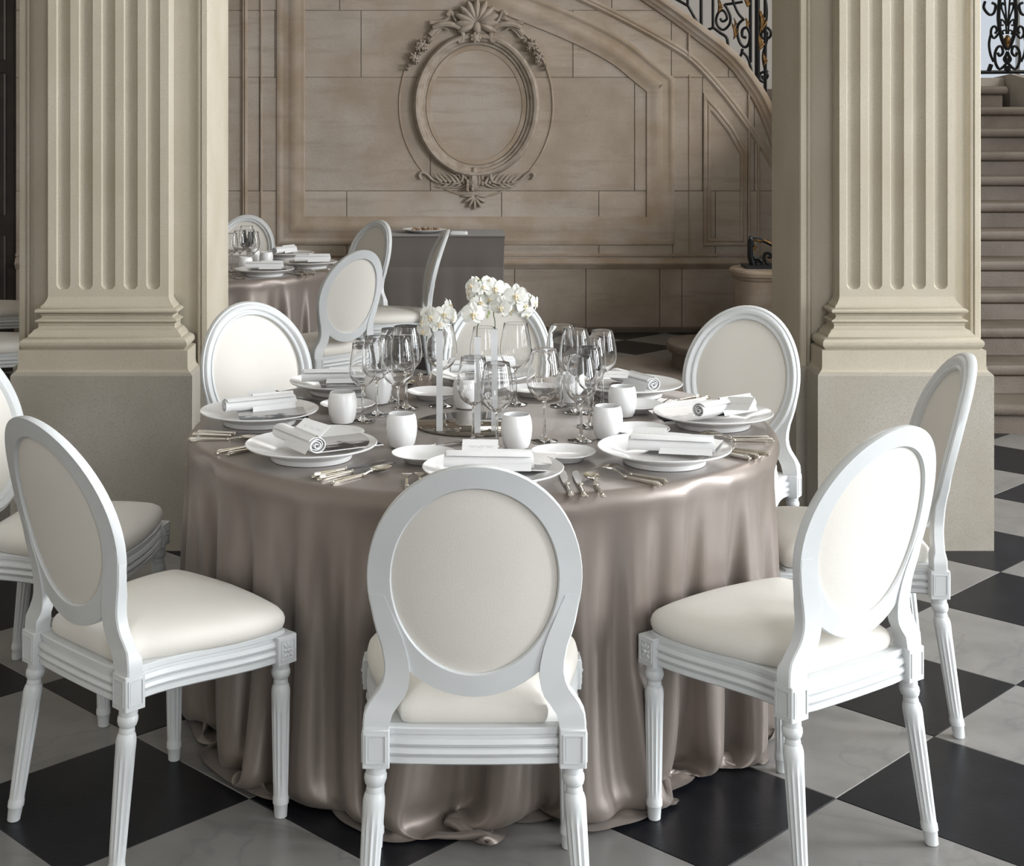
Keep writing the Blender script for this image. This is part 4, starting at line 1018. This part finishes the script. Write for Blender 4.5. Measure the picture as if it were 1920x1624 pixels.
setting('front', .087, 3.43, 90, (-.01, -.015, -4), (.055, .068, -8), (-.03, .036, -3, .060, 26, 0))
setting('front-right', .523, 3.640, 133, (.01, -.055, -12), (.045, .040, -26), (-.035, .030, -16, .046, 28, 0))
setting('right', .724, 4.083, 173, (.03, -.02, 36), (-.070, -.005, 14), (.060, -.055, -40, .055, 34, -6))
setting('back-right', .541, 4.540, 218, (.01, -.05, -62), (-.05, .02, 10), (-.05, -.05, -14, .056, 12, 0))
setting('back', .085, 4.735, 270, (.0, .0, 8), (.03, -.06, 0), (.03, .02, 10, .055, 20, 0))
setting('back-left', -.360, 4.590, 318, (-.02, -.03, 4), (.03, -.06, 10), (.05, -.035, -36, .056, 30, 0))
for x, y, lab in ((-.081, 3.650, 'left of the front dinner plate'), (.272, 3.668, 'between the front and front-right dinner plates'), (-.329, 3.900, 'behind the front-left dinner plate'), (.500, 3.945, 'behind the front-right dinner plate'), (-.322, 4.295, 'behind the left-hand votive holder'), (.535, 4.285, 'beyond the right-hand votive holders'), (-.072, 4.492, 'behind the left vase'), (.245, 4.540, 'at the back beside the tall wine glass')):
    put('bread', x, y, T0, 0, 'small white side plate %s' % lab, 'side plates on the near table')
for x, y, lab in ((-.324, 4.120, 'behind the front-left side plate'), (-.144, 3.812, 'left of the mirror at the front'), (.158, 3.800, 'in front of the vases, right of centre'), (.409, 3.915, 'left and nearer of the two on the right'), (.483, 4.209, 'right and farther of the two on the right'), (-.238, 4.408, 'half hidden behind the left group of wine glasses'), (.350, 4.425, 'seen through the right group of wine glasses'), (.03, 4.335, 'behind the mirror at the table centre')):
    put('votive', x, y, T0, 0, 'frosted white votive candle holder %s' % lab, 'votive holders on the near table')
glasses = [(-.268, 4.144, 'S', 'leftmost on the table, behind the left votive'), (-.233, 4.235, 'M', 'second from the left in the left group'), (-.150, 4.330, 'L', 'rearmost of the left group'), (-.165, 4.100, 'L', 'large one right of the left group'),
           (-.045, 4.365, 'L', 'directly behind the left vase'), (.045, 3.860, 'M', 'front centre, beside the middle vase'), (.106, 3.765, 'M', 'foremost in the centre behind the front plate'), (.180, 4.390, 'L', 'tall one behind the right vase'), (.085, 4.430, 'M', 'between the vases at the back'),
           (.236, 3.880, 'L', 'front left of the right group'), (.335, 3.885, 'M', 'front right of the right group'), (.318, 4.363, 'L', 'rear left of the right group'), (.352, 4.270, 'L', 'tallest in the middle of the right group'), (.374, 4.070, 'S', 'middle of the right group near the votives'), (.402, 4.262, 'S', 'second from the right'), (.440, 4.362, 'M', 'rightmost on the table'), (-.200, 4.440, 'S', 'back left beyond the group')]
for x, y, k, lab in glasses: put(k, x, y, T0, 0, 'clear stemmed wine glass, %s' % lab, 'wine glasses on the near table')
# centre: round mirror, three square vases, orchids
o = G().lathe([(0, 0), (.161, 0), (.163, .001), (.163, .004), (.161, .005), (0, .005)], 96).build('round_mirror', 'mirror', angle=30); o.location = (.047, 4.092, T0); tag(o, 'round smoked mirror tile under the vases at the table centre', 'mirror')
ZM = T0 + .005
vases = [(-.046, 3.990, .276, 'left'), (.058, 3.966, .262, 'middle'), (.105, 3.992, .279, 'right')]
for x, y, h, nm in vases:
    a = .0088; b = .0066; g = G()
    v = [(s * a, q * a, z) for z in (0, h) for s, q in ((-1, -1), (1, -1), (1, 1), (-1, 1))] + [(s * b, q * b, z) for z in (.02, h) for s, q in ((-1, -1), (1, -1), (1, 1), (-1, 1))]
    f = [(3, 2, 1, 0)] + [(i, (i + 1) % 4, 4 + (i + 1) % 4, 4 + i) for i in range(4)] + [(8, 9, 10, 11)] + [(12 + i, 12 + (i + 1) % 4, 8 + (i + 1) % 4, 8 + i) for i in range(4)] + [(4 + i, 4 + (i + 1) % 4, 12 + (i + 1) % 4, 12 + i) for i in range(4)]
    o = g.add(v, f).build('square_vase', 'vase', smooth=False); o.location = (x, y, ZM)
    tag(o, 'tall slim square glass vase, the %s one of three on the mirror' % nm, 'vase', 'slim square vases')
def petal_mesh(name, L, w, cup, notch=0, tip=1.0):
    v = []; f = []; nu, nv_ = 7, 6
    for th in (0, -.0005):
        for i in range(nu + 1):
            t = i / nu; ww = w * (sin(pi * min(1, t ** tip * .97 + .03)) ** .6)
            for j in range(nv_ + 1): s = -1 + 2 * j / nv_; v.append((s * ww, L * (t - .06 * notch * (abs(s) < .2) * t), cup * (t * t) * L - .18 * cup * w * s * s + .0012 * sin(5 * s + 7 * t) + th))
    m = nv_ + 1; b = (nu + 1) * m
    for i in range(nu):
        for j in range(nv_): a = i * m + j; f.append((a, a + 1, a + m + 1, a + m)); f.append((b + a + m, b + a + m + 1, b + a + 1, b + a))
    me = G().add(v, f).mesh(name); me.materials.append(M['petal']); me.polygons.foreach_set('use_smooth', [True] * len(me.polygons)); return me
PM = petal_mesh('petal', .026, .0155, -.25, tip=1.2); SM = petal_mesh('sepal', .025, .0085, -.3)
lg = G().ball((0, 0, .004), .0035, .0035, .005, 8, 5)
for s in (-1, 1): lg.ball((s * .004, -.001, .003), .0028, .004, .004, 7, 4)
lg.ball((0, -.006, .005), .003, .006, .002, 7, 4); LM = lg.mesh('lip'); LM.materials.append(M['lip'])
def blossom(parent, p, yaw, pitch, roll, sc):
    c = G().ball((0, 0, -.001), .003, .003, .003, 6, 4).build('blossom', 'petal', parent); c.location = Vector(p) - parent.location
    c.rotation_euler = (radians(90 - pitch), radians(0), radians(yaw)); c.scale = (sc,) * 3
    c.rotation_mode = 'XYZ'
    for me_, ang in ((PM, 78), (PM, -78), (SM, 0), (SM, 138), (SM, -138)):
        q = bpy.data.objects.new(me_.name, me_); COL.objects.link(q); q.parent = c
        q.rotation_euler = (radians(random.uniform(-12, 12)), 0, radians(ang + roll + random.uniform(-6, 6))); q.location = (0, 0, .0008 if me_ is PM else -.0006)
    q = bpy.data.objects.new('lip', LM); COL.objects.link(q); q.parent = c; q.rotation_euler = (0, 0, radians(roll))
def at_depth(u, v, y):                                  # survey point of the bouquet at distance y
    s = 2714 / y; return ((760 + u / 6.857 - 855.6) / s, y, 1.6 - (500 + v / 6.857 - 233.3) / s)
sprays = [('left', (-.046, 3.990, ZM + .276), [(430, 800, 3.985), (400, 760, 3.98), (370, 690, 3.97), (420, 620, 3.975), (490, 520, 3.99), (545, 440, 4.0)],
           [(500, 612, 3.955, 8, 5, 1.15), (330, 650, 3.95, -30, 10, 1.1), (430, 735, 3.96, 10, -15, 1.05), (225, 715, 3.965, -50, 5, 1.0), (235, 830, 3.955, -35, -25, .95), (570, 500, 3.99, 75, 20, .9), (590, 650, 3.985, 40, 0, 1.05), (300, 590, 3.99, -20, 35, .95)]),
          ('middle', (.058, 3.966, ZM + .262), [(920, 880, 3.966), (945, 720, 3.96), (960, 560, 3.965), (990, 400, 3.97), (1010, 250, 3.97), (960, 165, 3.965), (900, 250, 3.96)],
           [(875, 610, 3.93, -5, 0, 1.3), (960, 470, 3.95, 20, 20, 1.15), (850, 250, 3.95, -35, 15, 1.0), (820, 330, 3.96, -60, -10, .85), (1000, 265, 3.95, 5, 25, .95), (925, 170, 3.97, 60, 50, .75), (900, 400, 3.97, -30, 0, 1.1), (1075, 180, 3.98, 30, 40, .8)]),
          ('right', (.105, 3.992, ZM + .279), [(1155, 790, 3.99), (1135, 620, 3.985), (1160, 480, 3.98), (1260, 440, 3.98), (1400, 455, 3.975), (1520, 470, 3.97), (1600, 440, 3.965)],
           [(1150, 280, 3.955, 10, 10, 1.2), (1420, 375, 3.93, 0, 0, 1.3), (1250, 320, 3.97, 20, 20, 1.15), (1225, 520, 3.93, -10, -25, 1.25), (1350, 560, 3.96, 30, -10, 1.1), (1540, 500, 3.95, 35, -5, 1.15), (1570, 620, 3.955, 40, -45, .85), (1665, 470, 3.97, 65, 0, .95), (1090, 420, 3.96, -10, 0, 1.1), (1600, 400, 3.98, 50, 30, .8)])]
for nm, base, st, bl in sprays:
    t = thing('orchid_spray', 'white orchid spray with yellow-brown throats in the %s square vase' % nm, 'flowers', base, 0, 'white orchid sprays')
    P = cat_rom([(base[0], base[1], base[2] - .20)] + [at_depth(*p) for p in st], 4)
    o = G().tube([Vector(p) - Vector(base) for p in P], .0014, 6).build('stem', 'stem', t)
    for u, v, y, yaw, pitch, sc in bl:
        blossom(t, at_depth(u, v, y), yaw + random.uniform(-8, 8), pitch, random.uniform(-12, 12), sc * 1.02)
        # short flower stalk back to the nearest stem point
        p = Vector(at_depth(u, v, y)); q = min([Vector(k) for k in P], key=lambda k: (k - p).length)
        G().tube([p + Vector((0, .004, 0)) - Vector(base), (p + q) / 2 + Vector((0, .006, .004)) - Vector(base), q - Vector(base)], .0008, 5).build('flower_stalk', 'stem', t)
    if nm != 'left':
        for u, v in ((1075, 590), (1060, 640)) if nm == 'right' else ((960, 350), (975, 290)):
            x, y, z = at_depth(u, v, 3.965); G().ball(Vector((x, y, z)) - Vector(base), .004, .004, .006, 8, 5).build('bud', 'bud', t)
# loose piece of cutlery by the mirror
put('knife', -.055, 3.80, T0, -52, 'single silver butter knife lying in front of the round mirror', 'silver cutlery on the near table')

# ---- the far round table
setting('front', -1.077, 8.131, 120, (0, 0, 0), (.02, .06, 8), (.0, .01, -4, .050, 10, 0), False)
setting('right', -.870, 8.569, 180, (.02, -.01, 8), (-.02, .05, 20), (.0, .03, 20, .046, 0, 0), False)
setting('back', -1.066, 9.170, 230, (-.02, -.02, 60), (-.06, 0, 0), (-.03, .04, 0, .046, 0, 0), False)
for x, y, lab in ((-1.21, 8.31, 'left and nearest'), (-1.133, 8.63, 'rightmost'), (-1.225, 8.74, 'rearmost')): put('votive', x, y, T0, 0, 'frosted white votive holder on the far table, %s' % lab, 'votive holders on the far table')
for x, y, k, lab in ((-1.297, 8.35, 'S', 'leftmost by the pier'), (-1.263, 8.45, 'M', 'second from the pier'), (-1.245, 8.60, 'L', 'tallest in the middle'), (-1.222, 8.52, 'M', 'fourth from the pier'), (-1.185, 8.45, 'S', 'nearest the white chair back')): put(k, x, y, T0, 0, 'small-looking clear wine glass on the far table, %s' % lab, 'wine glasses on the far table')
put('bread', -1.03, 8.42, T0, 0, 'small white side plate on the far table', 'side plates on the far table')

# ---- on the dark side table
o = G().lathe([(0, .012), (.11, .012), (.15, .020), (.163, .026), (.165, .024), (.14, .012), (.10, .0), (0, .0)], 48).build('serving_platter', 'china'); o.location = (-.236, 10.75, ZB + .003); tag(o, 'white oval platter of brown sweets on the dark side table', 'platter')
bp = G().ball((0, 0, .012), .017, .013, .012, 8, 5).build('small_sweet', 'brown'); ub = []
for i in range(14):
    a = i * 2.4; r = .10 * math.sqrt(i / 14)
    q = bp if i == 0 else bp.copy()
    if i: COL.objects.link(q)
    q.location = (-.236 + r * cos(a), 10.75 + r * .9 * sin(a), ZB + .016); q.rotation_euler.z = a
    tag(q, 'small brown sweet on the white platter by the wall', 'food', 'brown sweets on the platter')
g = G()
for k in range(3): g.cbox(-.06 + k * .002, .06 - k * .002, -.05, .05, k * .007, k * .007 + .0065, .003)
o = g.build('folded_napkin', 'linen', angle=40); o.location = (.02, 10.56, ZB + .003); o.rotation_euler.z = radians(-8); tag(o, 'folded white napkin beside the platter on the dark side table', 'napkin')
